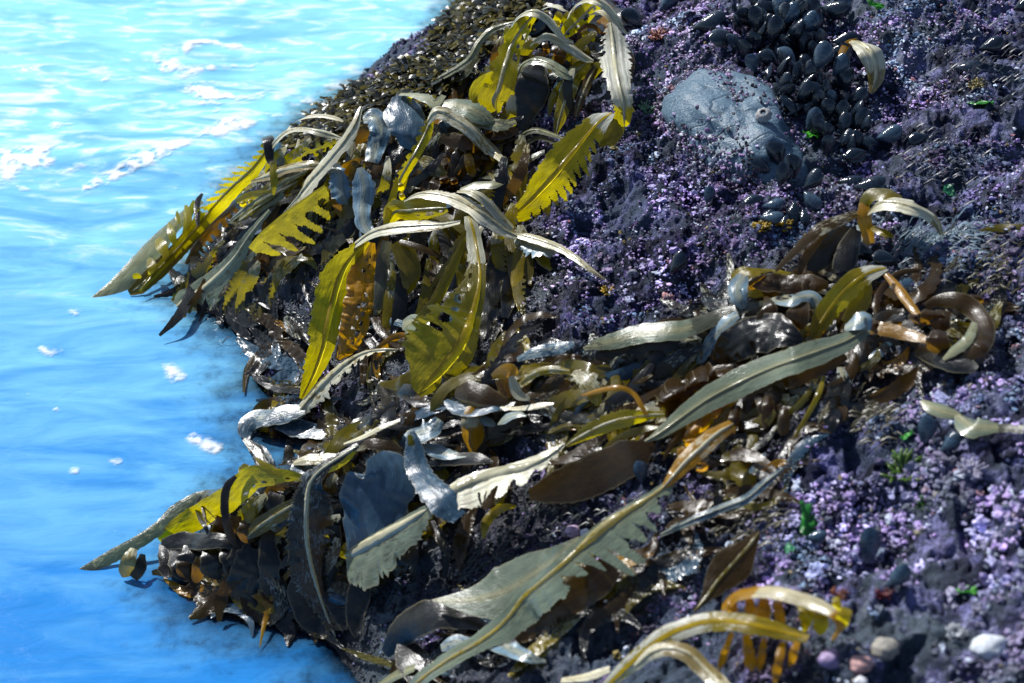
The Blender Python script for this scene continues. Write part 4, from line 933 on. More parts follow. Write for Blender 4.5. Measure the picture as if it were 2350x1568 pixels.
K('grey strap end at the bottom edge of the picture', 7, 'grey', [(520, 1420, 20, 2), (620, 1360, 30, 3), (720, 1320, 20, 3)], k=.7, dry=.7, extra=[dict(pts=[(1500, 1390, 12, 3), (1640, 1370, 24, 4), (1760, 1330, 18, 4)], mat='tan', k=.7, dry=.6)])

# ---- gully between the ridges
K('brown cup shaped flap with a torn white top in the gully', 11, 'orange', [(600, 790, 40, 6), (600, 880, 80, 7), (610, 980, 95, 6), (620, 1080, 85, 4), (630, 1180, 40, 2)], k=-.1, curl=.6, dry=[(0, 0), (.15, .2), (.3, .7), (.45, .6), (.6, .05), (1, 0)])
K('sky blue wet sheet with a curled rim in the gully', 11, 'blue', [(380, 740, 20, 4), (460, 790, 60, 5), (580, 810, 90, 5.5), (700, 800, 80, 5.5), (800, 790, 60, 5), (860, 800, 14, 4)], k=.9, dry=.2, ruffle=.3, curl=.1)
K('brown tent of kelp behind the sky blue sheet', 11, 'brown', [(460, 680, 40, 4), (560, 660, 90, 6), (680, 690, 90, 6), (800, 730, 60, 5), (900, 760, 20, 4)], k=.3, curl=.3, ruffle=.1)
K('folded orange brown strap with a white face standing in the gully', 11, 'orange', [(770, 540, 20, 6), (850, 510, 60, 8), (920, 490, 60, 9), (960, 540, 40, 8)], k=.0,
  extra=[dict(pts=[(930, 540, 20, 9), (960, 620, 44, 8), (1000, 690, 46, 7), (1090, 730, 14, 5)], mat='tan', k=.8, dry=.95), dict(pts=[(850, 560, 60, 6), (880, 640, 60, 5), (920, 720, 30, 4)], mat='brown', k=0)])
K('slim yellow green arch right of the white-faced strap', 11, 'yellow', [(1010, 600, 20, 5), (1080, 540, 34, 7), (1180, 495, 36, 8), (1290, 480, 36, 8), (1420, 500, 20, 7)], k=.4, curl=.4, dry=.45, rib=.3)
K('torn pale olive rag hanging by the slim arch', 11, 'olive', [(1440, 520, 50, 6), (1540, 570, 90, 6), (1620, 630, 90, 5), (1650, 720, 70, 4), (1660, 790, 24, 3)], k=.3, dry=.45, ragged=.25, serr=[(-1, 14, .4), (1, 14, .4)])
K('grey comb backed blade at the foot of the rock wall', 11, 'blue', [(980, 400, 20, 3), (1100, 350, 44, 4), (1220, 320, 50, 4.5), (1340, 300, 50, 4.5), (1460, 270, 20, 4)], k=.4, dry=.5, ruffle=.3, rfreq=.07)
K('white lens shaped slips of kelp lying in the gully', 11, 'blue', [(680, 880, 30, 5), (740, 920, 42, 5), (800, 950, 14, 4)], k=.8, dry=.95, extra=[dict(pts=[(820, 940, 10, 5), (890, 890, 40, 5.5), (980, 860, 32, 5.5), (1060, 870, 8, 5)], mat='blue', k=.8, dry=.95)])
K('grey straw strap lying flat along the gully', 11, 'tan', [(840, 800, 8, 5), (960, 810, 20, 5), (1080, 800, 26, 5), (1200, 780, 24, 5), (1290, 770, 8, 5)], k=.7, dry=.6)
K('black lens shaped folded blade at the lip of the lower ridge', 11, 'dark', [(180, 1290, 10, 5), (320, 1260, 34, 6), (480, 1230, 56, 6), (640, 1230, 50, 6), (780, 1260, 10, 5)], k=.4, dry=.05, extra=[dict(pts=[(160, 1120, 20, 6), (300, 1160, 60, 6), (450, 1200, 40, 6), (560, 1210, 10, 6)], mat='blue', k=.8, dry=.8, ruffle=.25)])
K('crumpled pale blue heap at the head of the lower ridge', 11, 'blue', [(60, 1000, 40, 6), (150, 1010, 90, 7), (250, 980, 80, 7), (330, 900, 40, 6)], k=.7, dry=.5, ruffle=.5, rfreq=.06, extra=[dict(pts=[(100, 1000, 8, 8), (112, 1080, 20, 8), (125, 1180, 14, 7)], mat='yellow', k=-.1)])
K('thin pale strap lying along the water side of the gully', 7, 'tan', [(340, 128, 5, 4), (440, 90, 12, 5), (540, 40, 13, 6), (640, 0, 8, 6)], k=.8, dry=.8)
K('dark boat shaped blade with a silver rim at the gully mouth', 7, 'brown', [(410, 160, 8, 5), (480, 125, 30, 6), (560, 130, 40, 6), (650, 160, 12, 5)], k=.5, dry=[(0, .7), (.3, .3), (1, .1)], extra=[dict(pts=[(70, 230, 12, 4), (150, 210, 30, 5), (250, 205, 30, 5), (320, 190, 8, 5)], mat='tan', k=.7, dry=.55, name='blade'), dict(pts=[(60, 250, 30, 4), (160, 270, 40, 4), (260, 250, 30, 4)], mat='blue', k=.7, dry=.4, ruffle=.3)])

# ------------------------------------------------------------------ loose tangle of small kelp between the fronds
def in_poly_px(poly, n, r):
    xs, ys = [p[0] for p in poly], [p[1] for p in poly]
    pp = np.array(poly, float); out = []
    while len(out) < n:
        x, y = r.uniform(min(xs), max(xs)), r.uniform(min(ys), max(ys))
        if poly_sd(np.array([x]), np.array([y]), pp)[0] > 0: out.append((x, y))
    return out

TANG = [([(700, 1000), (900, 880), (1180, 800), (1460, 800), (1560, 900), (1300, 1000), (1000, 1060), (760, 1060)], 150, -28, (5, 18), (40, 150), (.8, 4.0)),
        ([(400, 660), (620, 450), (860, 300), (960, 250), (1080, 250), (1150, 340), (1100, 480), (900, 500), (760, 560), (600, 620), (480, 690)], 150, -40, (5, 16), (40, 170), (1, 5.5)),
        ([(540, 1090), (900, 1050), (1100, 1050), (1250, 1110), (1150, 1200), (950, 1280), (760, 1420), (480, 1370), (430, 1260)], 130, -50, (5, 20), (40, 150), (1, 5)),
        ([(1500, 760), (1650, 650), (1850, 600), (2000, 640), (2250, 690), (2250, 850), (2050, 900), (1850, 1000), (1700, 1100), (1600, 1050), (1480, 960)], 170, -28, (5, 18), (40, 150), (.8, 4.5)),
        ([(1000, 1430), (1200, 1320), (1500, 1260), (1620, 1120), (1850, 1020), (1720, 1200), (1500, 1360), (1200, 1500), (900, 1600), (820, 1540)], 85, -35, (4, 13), (40, 140), (.5, 2)),
        ([(1080, 190), (1250, 40), (1420, 20), (1440, 120), (1350, 210), (1200, 230)], 36, -60, (5, 14), (40, 120), (1.5, 6)),
        ([(880, 500), (1150, 470), (1230, 560), (1200, 740), (1050, 880), (880, 860), (780, 760), (800, 600)], 46, -75, (6, 16), (60, 170), (.8, 4)),
        ([(1300, 900), (1500, 850), (1640, 880), (1560, 1000), (1330, 1060), (1180, 1110)], 20, -25, (5, 14), (40, 130), (.6, 2)),
        ([(430, 1320), (560, 1290), (770, 1370), (770, 1455), (640, 1432), (480, 1385)], 34, 40, (8, 18), (40, 90), (.4, 2.5)),
        ([(480, 700), (600, 640), (720, 760), (690, 860), (610, 825), (545, 765)], 16, 50, (6, 14), (30, 70), (.4, 1.5)),
        ([(560, 780), (700, 840), (690, 930), (600, 980), (640, 880)], 16, -30, (6, 18), (50, 120), (.3, 1.4))]
def build_tangle():
    r = random.Random(21)
    acc = {}
    pal = ['brown'] * 8 + ['dark'] * 12 + ['blue'] * 2 + ['olive'] * 4 + ['orange'] + ['yellow']
    for poly, n, ang, wr, lr, hr in TANG:
        for x, y in in_poly_px(poly, int(n * .72), r):
            a = math.radians(ang + r.gauss(0, 30)); L = r.uniform(*lr) * 1.7; w = r.uniform(*wr) * 1.3; bend = r.uniform(-1, 1)
            pts = []
            h0 = r.uniform(*hr) * .6
            for i in range(5):
                f = i / 4 - .5
                aa = a + bend * f * 1.6
                pts.append((x + math.cos(aa) * f * L, y + math.sin(aa) * f * L, w * (.25, .85, 1, .8, .2)[i], max(.25 if hr[0] > 0 else -.15, h0 * (1 - 2.4 * f * f) + r.uniform(-.5, .5) * (hr[0] > 0))))
            mt = r.choice(pal)
            kw = dict(k=r.uniform(-.1, .9), curl=r.uniform(-.2, .5), ruffle=r.choice([.1, .2, .4]), rfreq=.025, ragged=.12, seed=r.randrange(999), dry=r.choice([0, 0, 0, 0, 0, .2, .3, .45]))
            if r.random() < .35: kw['serr'] = [(r.choice((-1, 1)), r.uniform(8, 16), .6)]
            d = strip(0, pts, **kw)
            acc.setdefault(mt, []).append(d)
    LONG = [([(640, 330), (800, 290), (1000, 260), (1180, 200), (1250, 300), (1150, 420), (900, 430), (720, 420), (620, 420)], 70, 118, 26, (80, 190), (7, 18), (2, 8)),
            ([(1100, 60), (1300, 20), (1420, 20), (1430, 150), (1300, 200), (1140, 190)], 20, 112, 24, (60, 150), (7, 15), (2, 9)),
            ([(900, 460), (1200, 430), (1250, 560), (1100, 640), (900, 640), (840, 560)], 18, 98, 16, (120, 260), (10, 22), (2, 7)),
            ([(430, 640), (560, 500), (720, 420), (800, 520), (700, 600), (560, 660)], 24, 125, 24, (70, 170), (7, 18), (1.5, 5)),
            ([(620, 1080), (900, 1060), (1080, 1110), (1000, 1220), (800, 1260), (560, 1220), (480, 1190)], 38, 112, 24, (80, 180), (8, 22), (2, 7)),
            ([(1250, 820), (1500, 800), (1880, 640), (2050, 700), (1900, 900), (1600, 1050), (1400, 980)], 60, 150, 22, (80, 220), (7, 20), (1.5, 5))]
    for poly, n, ang, sp, lr, wr, hr in LONG:
        for x, y in in_poly_px(poly, n, r):
            a = math.radians(ang + r.gauss(0, sp)); L = r.uniform(*lr); w = r.uniform(*wr); bend = r.uniform(-.7, .7)
            h0 = r.uniform(*hr) * .75; pts = []; px, py = x, y
            for i in range(7):
                f = i / 6
                pts.append((px, py, w * (.35, .8, 1, 1, .9, .6, .12)[i], max(.4, h0 * (1 - f ** 1.6) + .4)))
                aa = a + bend * (f - .5) * 2; px += math.cos(aa) * L / 6; py += math.sin(aa) * L / 6
            mt = r.choice(['yellow', 'yellow', 'yellow', 'olive', 'olive', 'olive', 'brown', 'brown', 'dark', 'dark', 'dark'])
            kw = dict(k=[r.uniform(.6, .9), r.uniform(-.2, .3), r.uniform(-.3, .3)], curl=r.uniform(0, .3), ruffle=.08, ragged=.08, seed=r.randrange(999), dry=[0, r.uniform(.2, .9), .4, r.uniform(0, .5), 1, 0])
            q = r.random()
            if q < .4: kw['comb'] = [(r.choice((-1, 1)), r.uniform(11, 18), .35, .42, r.uniform(-.6, .6), .1, .95)]
            elif q < .6: kw['serr'] = [(r.choice((-1, 1)), r.uniform(8, 14), .5)]
            acc.setdefault(mt, []).append(strip(0, pts, **kw))
    for mt, ds in acc.items():
        off = 0; V, F, D, U, Rm = [], [], [], [], []
        for d in ds:
            V.append(d['V']); F.append(d['F'] + off); D.append(d['dry']); Rm.append(d['rim'] * .35); U.append(d['UV']); off += len(d['V'])
        me = make_mesh('kelp_tangle', np.vstack(V), np.vstack(F), MAT[mt], {'dry': np.concatenate(D), 'rim': np.concatenate(Rm)}, True, np.vstack(U))
        tag(link('kelp_tangle', me), 'matted small ' + mt.replace('blue', 'bluish') + ' kelp pieces tangled between the big fronds', 'kelp', None, 'stuff')
build_tangle()

# ------------------------------------------------------------------ colour-by-attribute material for small crust
def tint_material(name, rough=.6, spec=.3, bump=.5, scale=240, trans=0):
    k = NT(name)
    c = k.attr('tint', 'Color'); p = k.coord('Object')
    n = k.noise(p, scale, 3, .6)
    c = k.mix(k.rng(n, .35, .65), c, k.mix(.35, c, (.02, .02, .03)))
    b = k.bump(n, bump, .003)
    sh = k.pr(c, rough, b, **{'Specular IOR Level': spec})
    if trans:
        t = k.n('BsdfTranslucent'); k.set(t.inputs[0], c); sh = k.mixsh(trans, sh, t.outputs[0])
    return k.done(sh)

import bmesh
def ico(sub):
    bm = bmesh.new(); bmesh.ops.create_icosphere(bm, subdivisions=sub, radius=1)
    v = np.array([x.co[:] for x in bm.verts]); f = np.array([[q.index for q in x.verts] for x in bm.faces]); bm.free()
    return v, f
ICO1, ICO2 = ico(1), ico(2)

def ground_z(x, y):
    return h_base(x, y) + fine_height(x, y, SDF(x, y))

def build_crust():
    n = 300000
    y = -1.25 + (rng.random(n) ** 1.2) * 2.9
    x = -.75 + rng.random(n) * 2.0
    sd = SDF(x, y)
    z = h_base(x, y)
    u, v, _ = project(np.stack([x, y, z], 1))
    tf = frond_shade(x, y)
    cl = vnoise(x * 11, y * 11, 101) * .6 + vnoise(x * 34, y * 34, 102) * .4
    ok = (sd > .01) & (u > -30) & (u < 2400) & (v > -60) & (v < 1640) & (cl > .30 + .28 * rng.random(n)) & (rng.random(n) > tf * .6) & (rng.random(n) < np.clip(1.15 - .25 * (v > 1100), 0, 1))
    bx, by = 1690, 270
    ok &= ((u - bx) / 105) ** 2 + ((v - by) / 125) ** 2 > .75 + .5 * rng.random(n)
    x, y, tf = x[ok], y[ok], tf[ok]; n = len(x)
    z = ground_z(x, y)
    rad = .0011 + .0017 * rng.random(n) + .0035 * (rng.random(n) < .035) * rng.random(n)
    lm = lilac(x, y)
    hue = .55 * vnoise(x * 7, y * 7, 151) + .45 * vnoise(x * 26, y * 26, 152)          # colour comes in patches
    hue2 = vnoise(x * 60, y * 60, 153)
    val = .6 * vnoise(x * 12, y * 12, 154) + .4 * vnoise(x * 45, y * 45, 155)
    A = np.array([(.035, .050, .085), (.09, .15, .22), (.15, .10, .21), (.30, .20, .38), (.40, .30, .40), (.30, .36, .42)])
    f = np.clip((hue - .25) / .5, 0, .999) * 5; i0 = f.astype(int); f = (f - i0)[:, None]
    col = A[i0] * (1 - f) + A[i0 + 1] * f
    col = col * (1 - lm[:, None]) + np.where(hue2[:, None] > .5, np.array((.54, .48, .72)), np.array((.44, .28, .54))) * lm[:, None]
    col = col * (.22 + 1.9 * np.clip((val - .25) / .5, 0, 1))[:, None] * (.55 + .9 * rng.random(n))[:, None]
    pick = rng.random(n)
    col[pick < .06] = np.array((.62, .66, .72)); col[(pick > .05) & (pick < .065)] = np.array((.26, .19, .05)); col[(pick > .065) & (pick < .08)] = np.array((.34, .15, .16))
    col[(pick > .08) & (pick < .22)] = np.array((.014, .018, .028))
    dk = rng.random(n) < tf * .75  # grains darkened along with the painted shade under the kelp
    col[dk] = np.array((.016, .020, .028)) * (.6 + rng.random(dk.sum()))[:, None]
    nearp = np.clip((-.15 - y) / .6, 0, 1) * np.clip((x - .2) / .4, 0, 1)
    mixn = nearp * (.10 + .6 * rng.random(n)) * .7
    col = col * (1 - mixn[:, None]) + np.array((.46, .50, .56)) * mixn[:, None]
    col = col * np.array((.86, .90, 1.0))
    rad = rad * (1 + .5 * nearp)
    for part, (bv, bf) in ((rad < .0040, ICO1), (rad >= .0040, ICO2)):
        xi, yi, zi, ri, cc = x[part], y[part], z[part], rad[part], col[part]
        m = len(xi); nv = len(bv)
        st = (.6 + 1.0 * rng.random((m, 1, 3))) * np.array((1, 1, .8))
        jit = 1 + .55 * (rng.random((m, nv, 1)) - .5) * 2
        V = bv[None] * st * jit * ri[:, None, None]
        V += np.stack([xi, yi, zi + .25 * ri], 1)[:, None]
        F = bf[None] + (np.arange(m) * nv)[:, None, None]
        me = make_mesh('coralline_crust', V.reshape(-1, 3), F.reshape(-1, 3), TINT, {'tint': np.repeat(cc, nv, 0)}, False)
        tag(link('coralline_crust', me), 'grainy mauve and white coralline crust covering the rock', 'coralline algae', None, 'stuff')
TINT = tint_material('coralline')
build_crust()

def build_feather():
    """short hairs of low weed"""
    V, F, T = [], [], []
    r = random.Random(5); off = 0
    spots = [(2120, 570, 60, 260, (.16, .24, .30)), (2200, 560, 60, 200, (.20, .28, .34)), (2080, 640, 60, 120, (.05, .07, .09)), (1700, 1180, 90, 160, (.10, .09, .05)), (1990, 960, 70, 140, (.09, .08, .04)),
             (1300, 1150, 90, 160, (.06, .07, .06)), (1100, 1310, 110, 200, (.04, .05, .05)), (2250, 620, 90, 150, (.10, .09, .04)), (1560, 1020, 60, 90, (.03, .03, .03)), (640, 760, 90, 160, (.05, .07, .08)),
             (2150, 350, 120, 160, (.03, .04, .06)), (2250, 150, 140, 160, (.04, .05, .07)), (2100, 800, 90, 120, (.05, .04, .03))]
    for u, v, rad, n, c in spots:
        us = np.array([u + r.gauss(0, rad * .5) for _ in range(n)]); vs = np.array([v + r.gauss(0, rad * .4) for _ in range(n)])
        P = hit(us, vs, 0.002)
        for p in P:
            a = r.gauss(.4, .7); l = r.uniform(.012, .032); wd = r.uniform(.0006, .0014)
            d = np.array((math.cos(a), math.sin(a) * .6, .25)) * l
            s = np.array((-math.sin(a), math.cos(a), .3)) * wd
            up = np.array((0, 0, l * .35))
            V += [p - s, p + s, p + d * .5 + s * .8 + up, p + d * .5 - s * .8 + up, p + d + s * .3 + up * .4, p + d - s * .3 + up * .4]
            F += [(off, off + 1, off + 2, off + 3), (off + 3, off + 2, off + 4, off + 5)]
            f = r.uniform(.6, 1.5); T += [(c[0] * f, c[1] * f, c[2] * f)] * 6; off += 6
    me = make_mesh('feather_weed', V, F, tint_material('feather_weed', .4, .5, .2, 200, .2), {'tint': T})
    tag(link('feather_weed', me), 'fine feathery grey and brown low weed in the hollows', 'seaweed', None, 'stuff')
build_feather()

def build_rockweed():
    poly = [(1070, -30), (1240, -30), (1260, 40), (1130, 120), (1060, 200), (990, 260), (880, 300), (760, 340), (660, 350), (715, 270), (850, 198), (985, 128), (1045, 20)]
    r = random.Random(9); V, F, T = [], [], []; off = 0
    pts = in_poly_px(poly, 5200, r)
    P = hit([p[0] for p in pts], [p[1] for p in pts], 0.004)
    for p in P:
        a = r.gauss(math.radians(200), .9); l = r.uniform(.012, .034); wd = r.uniform(.002, .005)
        d = np.array((math.cos(a), math.sin(a), r.uniform(-.1, .5))) * l
        s = np.array((-math.sin(a), math.cos(a), r.uniform(-.6, .6))) * wd
        up = np.array((0, 0, l * r.uniform(.1, .7)))
        V += [p - s * .5, p + s * .5, p + d * .5 + s + up, p + d * .5 - s + up, p + d + s * .7 + up * .6, p + d - s * .7 + up * .6]
        F += [(off, off + 1, off + 2, off + 3), (off + 3, off + 2, off + 4, off + 5)]
        c = r.choice([(.10, .08, .012), (.05, .045, .015), (.16, .13, .015), (.03, .03, .02), (.06, .07, .06)])
        f = r.uniform(.6, 1.4); T += [(c[0] * f, c[1] * f, c[2] * f)] * 6; off += 6
    me = make_mesh('rockweed', V, F, tint_material('rockweed', .3, .5, .3, 160, .25), {'tint': T})
    tag(link('rockweed', me), 'olive rockweed carpeting the slope down to the surf', 'seaweed', None, 'stuff')
build_rockweed()

# ------------------------------------------------------------------ boulder
def build_boulder():
    k = NT('smooth_boulder')
    p = k.coord('Object')
    n1, n2 = k.noise(p, 18, 5, .6), k.noise(p, 260, 3, .7)
    c = k.mix(n1, (.035, .07, .11), (.075, .13, .18))
    c = k.mix(k.rng(n2, .45, .70), c, (.15, .22, .27))
    sm = k.coord('Object', (6, 16, 9), rot=(.3, .2, .9))
    seam = k.math('ABSOLUTE', k.math('SUBTRACT', k.noise(sm, .9, 2, .4, .6), .52))
    c = k.mix(k.rng(seam, .012, .0), c, (.05, .08, .11))
    b = k.bump(n2, .45, .003); b = k.bump(k.rng(seam, 0, .02), .35, .006, b); b = k.bump(n1, .5, .02, b)
    m = k.done(k.pr(c, .42, b, **{'Specular IOR Level': .4}))
    ctr = hit([1688], [275], 0.0)[0]
    nu, nv = 90, 60
    U, W = np.meshgrid(np.linspace(0, 2 * math.pi, nu), np.linspace(.02, math.pi - .02, nv), indexing='ij')
    D = np.stack([np.cos(U) * np.sin(W), np.sin(U) * np.sin(W), np.cos(W)], -1)
    lump = 1 + .22 * fbm(D[..., 0] * 1.4 + 5, D[..., 1] * 1.4 + D[..., 2], 111, 3) + .03 * fbm(D[..., 0] * 7, D[..., 1] * 7 + D[..., 2] * 5, 112, 3)
    D = D * lump[..., None] * np.array((.10, .19, .085))
    a = math.radians(16); R = np.array([[math.cos(a), -math.sin(a), 0], [math.sin(a), math.cos(a), 0], [0, 0, 1]])
    V = D.reshape(-1, 3) @ R.T
    n = 4200
    uu = rng.random(n) * 2 * math.pi
    ww = 1.62 - np.abs(rng.normal(0, .5, n)) * np.clip(2.2 * vnoise(uu * 2.6, uu * 0 + 4, 3) - .55, .12, 1.5)
    ii, jj = (uu / (2 * math.pi) * (nu - 1)).astype(int), (np.clip(ww, .05, 3) / math.pi * (nv - 1)).astype(int)
    pt = V.reshape(nu, nv, 3)[ii, jj] + ctr + np.array((0, 0, -.04)) + rng.normal(0, 1, (n, 3)) * np.array((.006, .006, .0012)); bv, bf = ICO1
    cc = np.array([(.34, .22, .42), (.018, .022, .03), (.48, .42, .64), (.05, .05, .07), (.62, .62, .68), (.20, .13, .22)])[rng.integers(0, 6, n)] * (.6 + .6 * rng.random(n))[:, None]
    rr = .0014 + .0025 * rng.random(n) ** 2
    VV = bv[None] * (1 + .5 * (rng.random((n, 12, 1)) - .5)) * (.6 + rng.random((n, 1, 3))) * rr[:, None, None] + pt[:, None]
    tag(link('coralline_crust', make_mesh('coralline_crust', VV.reshape(-1, 3), (bf[None] + (np.arange(n) * 12)[:, None, None]).reshape(-1, 3), TINT, {'tint': np.repeat(cc, 12, 0)}, False)),
        'grainy crust creeping up the edges of the bare boulder', 'coralline algae', None, 'stuff')
    o = link('boulder', make_mesh('boulder', V, grid_faces(nu, nv), m), None, tuple(ctr + np.array((0, 0, -.04))))
    tag(o, 'smooth bare blue grey boulder beside the mussel bed', 'boulder')
    # a barnacle on it
    barnacle(1752, 262, .014, 'single pitted limpet stuck on the bare blue grey boulder', .055)

def barnacle(u, v, r, label, lift=.004):
    P = hit([u], [v], lift)[0]
    prof = [(1, 0), (.92, .25), (.7, .55), (.42, .72), (.30, .66), (.2, .35)]
    n = 18; V = []
    for q, hgt in prof:
        for i in range(n):
            a = 2 * math.pi * i / n; rr = r * q * (1 + .07 * math.cos(i * math.pi))
            V.append((rr * math.cos(a), rr * math.sin(a), r * hgt - .004))
    F = [(j * n + i, j * n + (i + 1) % n, (j + 1) * n + (i + 1) % n, (j + 1) * n + i) for j in range(len(prof) - 1) for i in range(n)]
    o = link('limpet', make_mesh('limpet', V, F, TINT, {'tint': [(.34, .33, .33)] * (4 * n) + [(.05, .05, .06)] * (2 * n)}), None, tuple(P))
    o.rotation_euler = (math.radians(25), math.radians(-15), 0)
    tag(o, label, 'limpet')
build_boulder()

# ------------------------------------------------------------------ mussels
def mussel_material(name, c0, c1, worn):
    k = NT(name)
    u = k.n('UVMap'); x, y, z = k.xyz(u.outputs[0])
    inf = k.n('ObjectInfo')
    ring = k.noise(k.n('CombineXYZ').outputs[0], 1)   # placeholder replaced below
    cb = k.n('CombineXYZ'); k.set(cb.inputs[0], k.math('MULTIPLY', y, 16)); k.set(cb.inputs[1], k.math('MULTIPLY', inf.outputs['Random'], 20)); k.set(cb.inputs[2], k.math('MULTIPLY', x, 1.2))
    ring = k.noise(cb.outputs[0], 1.0, 4, .65)
    p = k.coord('Object')
    blot = k.noise(p, 70, 4, .6)
    c = k.mix(k.rng(ring, .40, .62), c0, c1)
    wf = k.math('MULTIPLY', k.rng(k.math('ADD', blot, k.math('MULTIPLY', k.math('SUBTRACT', inf.outputs['Random'], .5), .35)), .50, .64), worn)
    c = k.mix(wf, c, (.05, .08, .11))
    b = k.bump(ring, .22, .004)
    return k.done(k.pr(c, k.rng(blot, .3, .7, .07, .17), b, **{'Specular IOR Level': .5, 'Coat Weight': .4, 'Coat Roughness': .05}))
MUS = [mussel_material('mussel_black', (.002, .004, .008), (.008, .016, .028), .15), mussel_material('mussel_blue', (.014, .028, .048), (.04, .08, .125), .6)]

def valve_mesh(sign, mat):
    """one valve, 1 long along +y (umbo at 0), broad face along z"""
    n, m = 40, 15
    V, UV = [], []
    for i in range(n):
        t = math.sin(math.pi / 2 * i / (n - 1)) if i < n - 1 else 1.0
        half = .30 * math.sin(math.pi * min(1, t) ** 1.35) ** .62 + .012 if t < 1 else .012
        cx = .07 * math.sin(math.pi * t) - .03
        thick = .19 * (math.sin(math.pi * t ** .9) ** .7) if 0 < t < 1 else 0
        for j in range(m):
            q = -1 + 2 * j / (m - 1)
            ridge = 1 + .016 * math.sin(t * 38 + q * q * 5 + 2.5 * math.sin(t * 9)) * (t > .25)
            V.append((cx + half * q - .10 * (1 - t) ** 2, t, sign * (thick * ridge * (1 - abs(q) ** 2.3) ** .8 + .004)))
            UV.append((q, math.hypot((cx + half * q) * .9, t)))
    F = grid_faces(n, m)
    if sign < 0: F = F[:, ::-1]
    me = make_mesh('valve', V, F, mat, None, True, UV)
    return me
VAL = [(valve_mesh(1, mt), valve_mesh(-1, mt)) for mt in MUS]
MG = 'mussels packed on the rock'
_proto = {}
def mussel(u, v, lpx, ang, tilt=.25, roll=0.0, kind=0, label='glossy black mussel packed among others in the dense bed', lift=.004, face=.5):
    """ang: direction of the rounded end in the picture, degrees anticlockwise from right; lpx: length in photo px"""
    P = hit([u], [v], lift)[0]
    z = (P - CAM) @ FWD
    L = lpx * KPX * z * 1.0
    up = face * np.array((0, 0, 1.0)) + (1 - face) * (-FWD); up /= np.linalg.norm(up)
    a = math.radians(ang)
    y = math.cos(a) * RGT + math.sin(a) * UPV + tilt * (-FWD)
    y /= np.linalg.norm(y)
    zz = up - y * (up @ y); zz /= np.linalg.norm(zz)
    xx = np.cross(y, zz)
    q = Matrix((Vector(xx), Vector(y), Vector(zz))).transposed().to_quaternion() @ Quaternion((0, 1, 0), roll)
    if kind not in _proto:
        t = thing('mussel', label, 'mussel', P, MG)
        for me in VAL[kind]: link('valve', me, t)
        _proto[kind] = t
    else:
        src = _proto[kind]
        t = src.copy(); COL.objects.link(t)
        for ch in src.children:
            c = ch.copy(); COL.objects.link(c); c.parent = t
        t['label'] = label
    t.location = P; t.rotation_mode = 'QUATERNION'; t.rotation_quaternion = q; t.scale = (L, L, L)
    return t

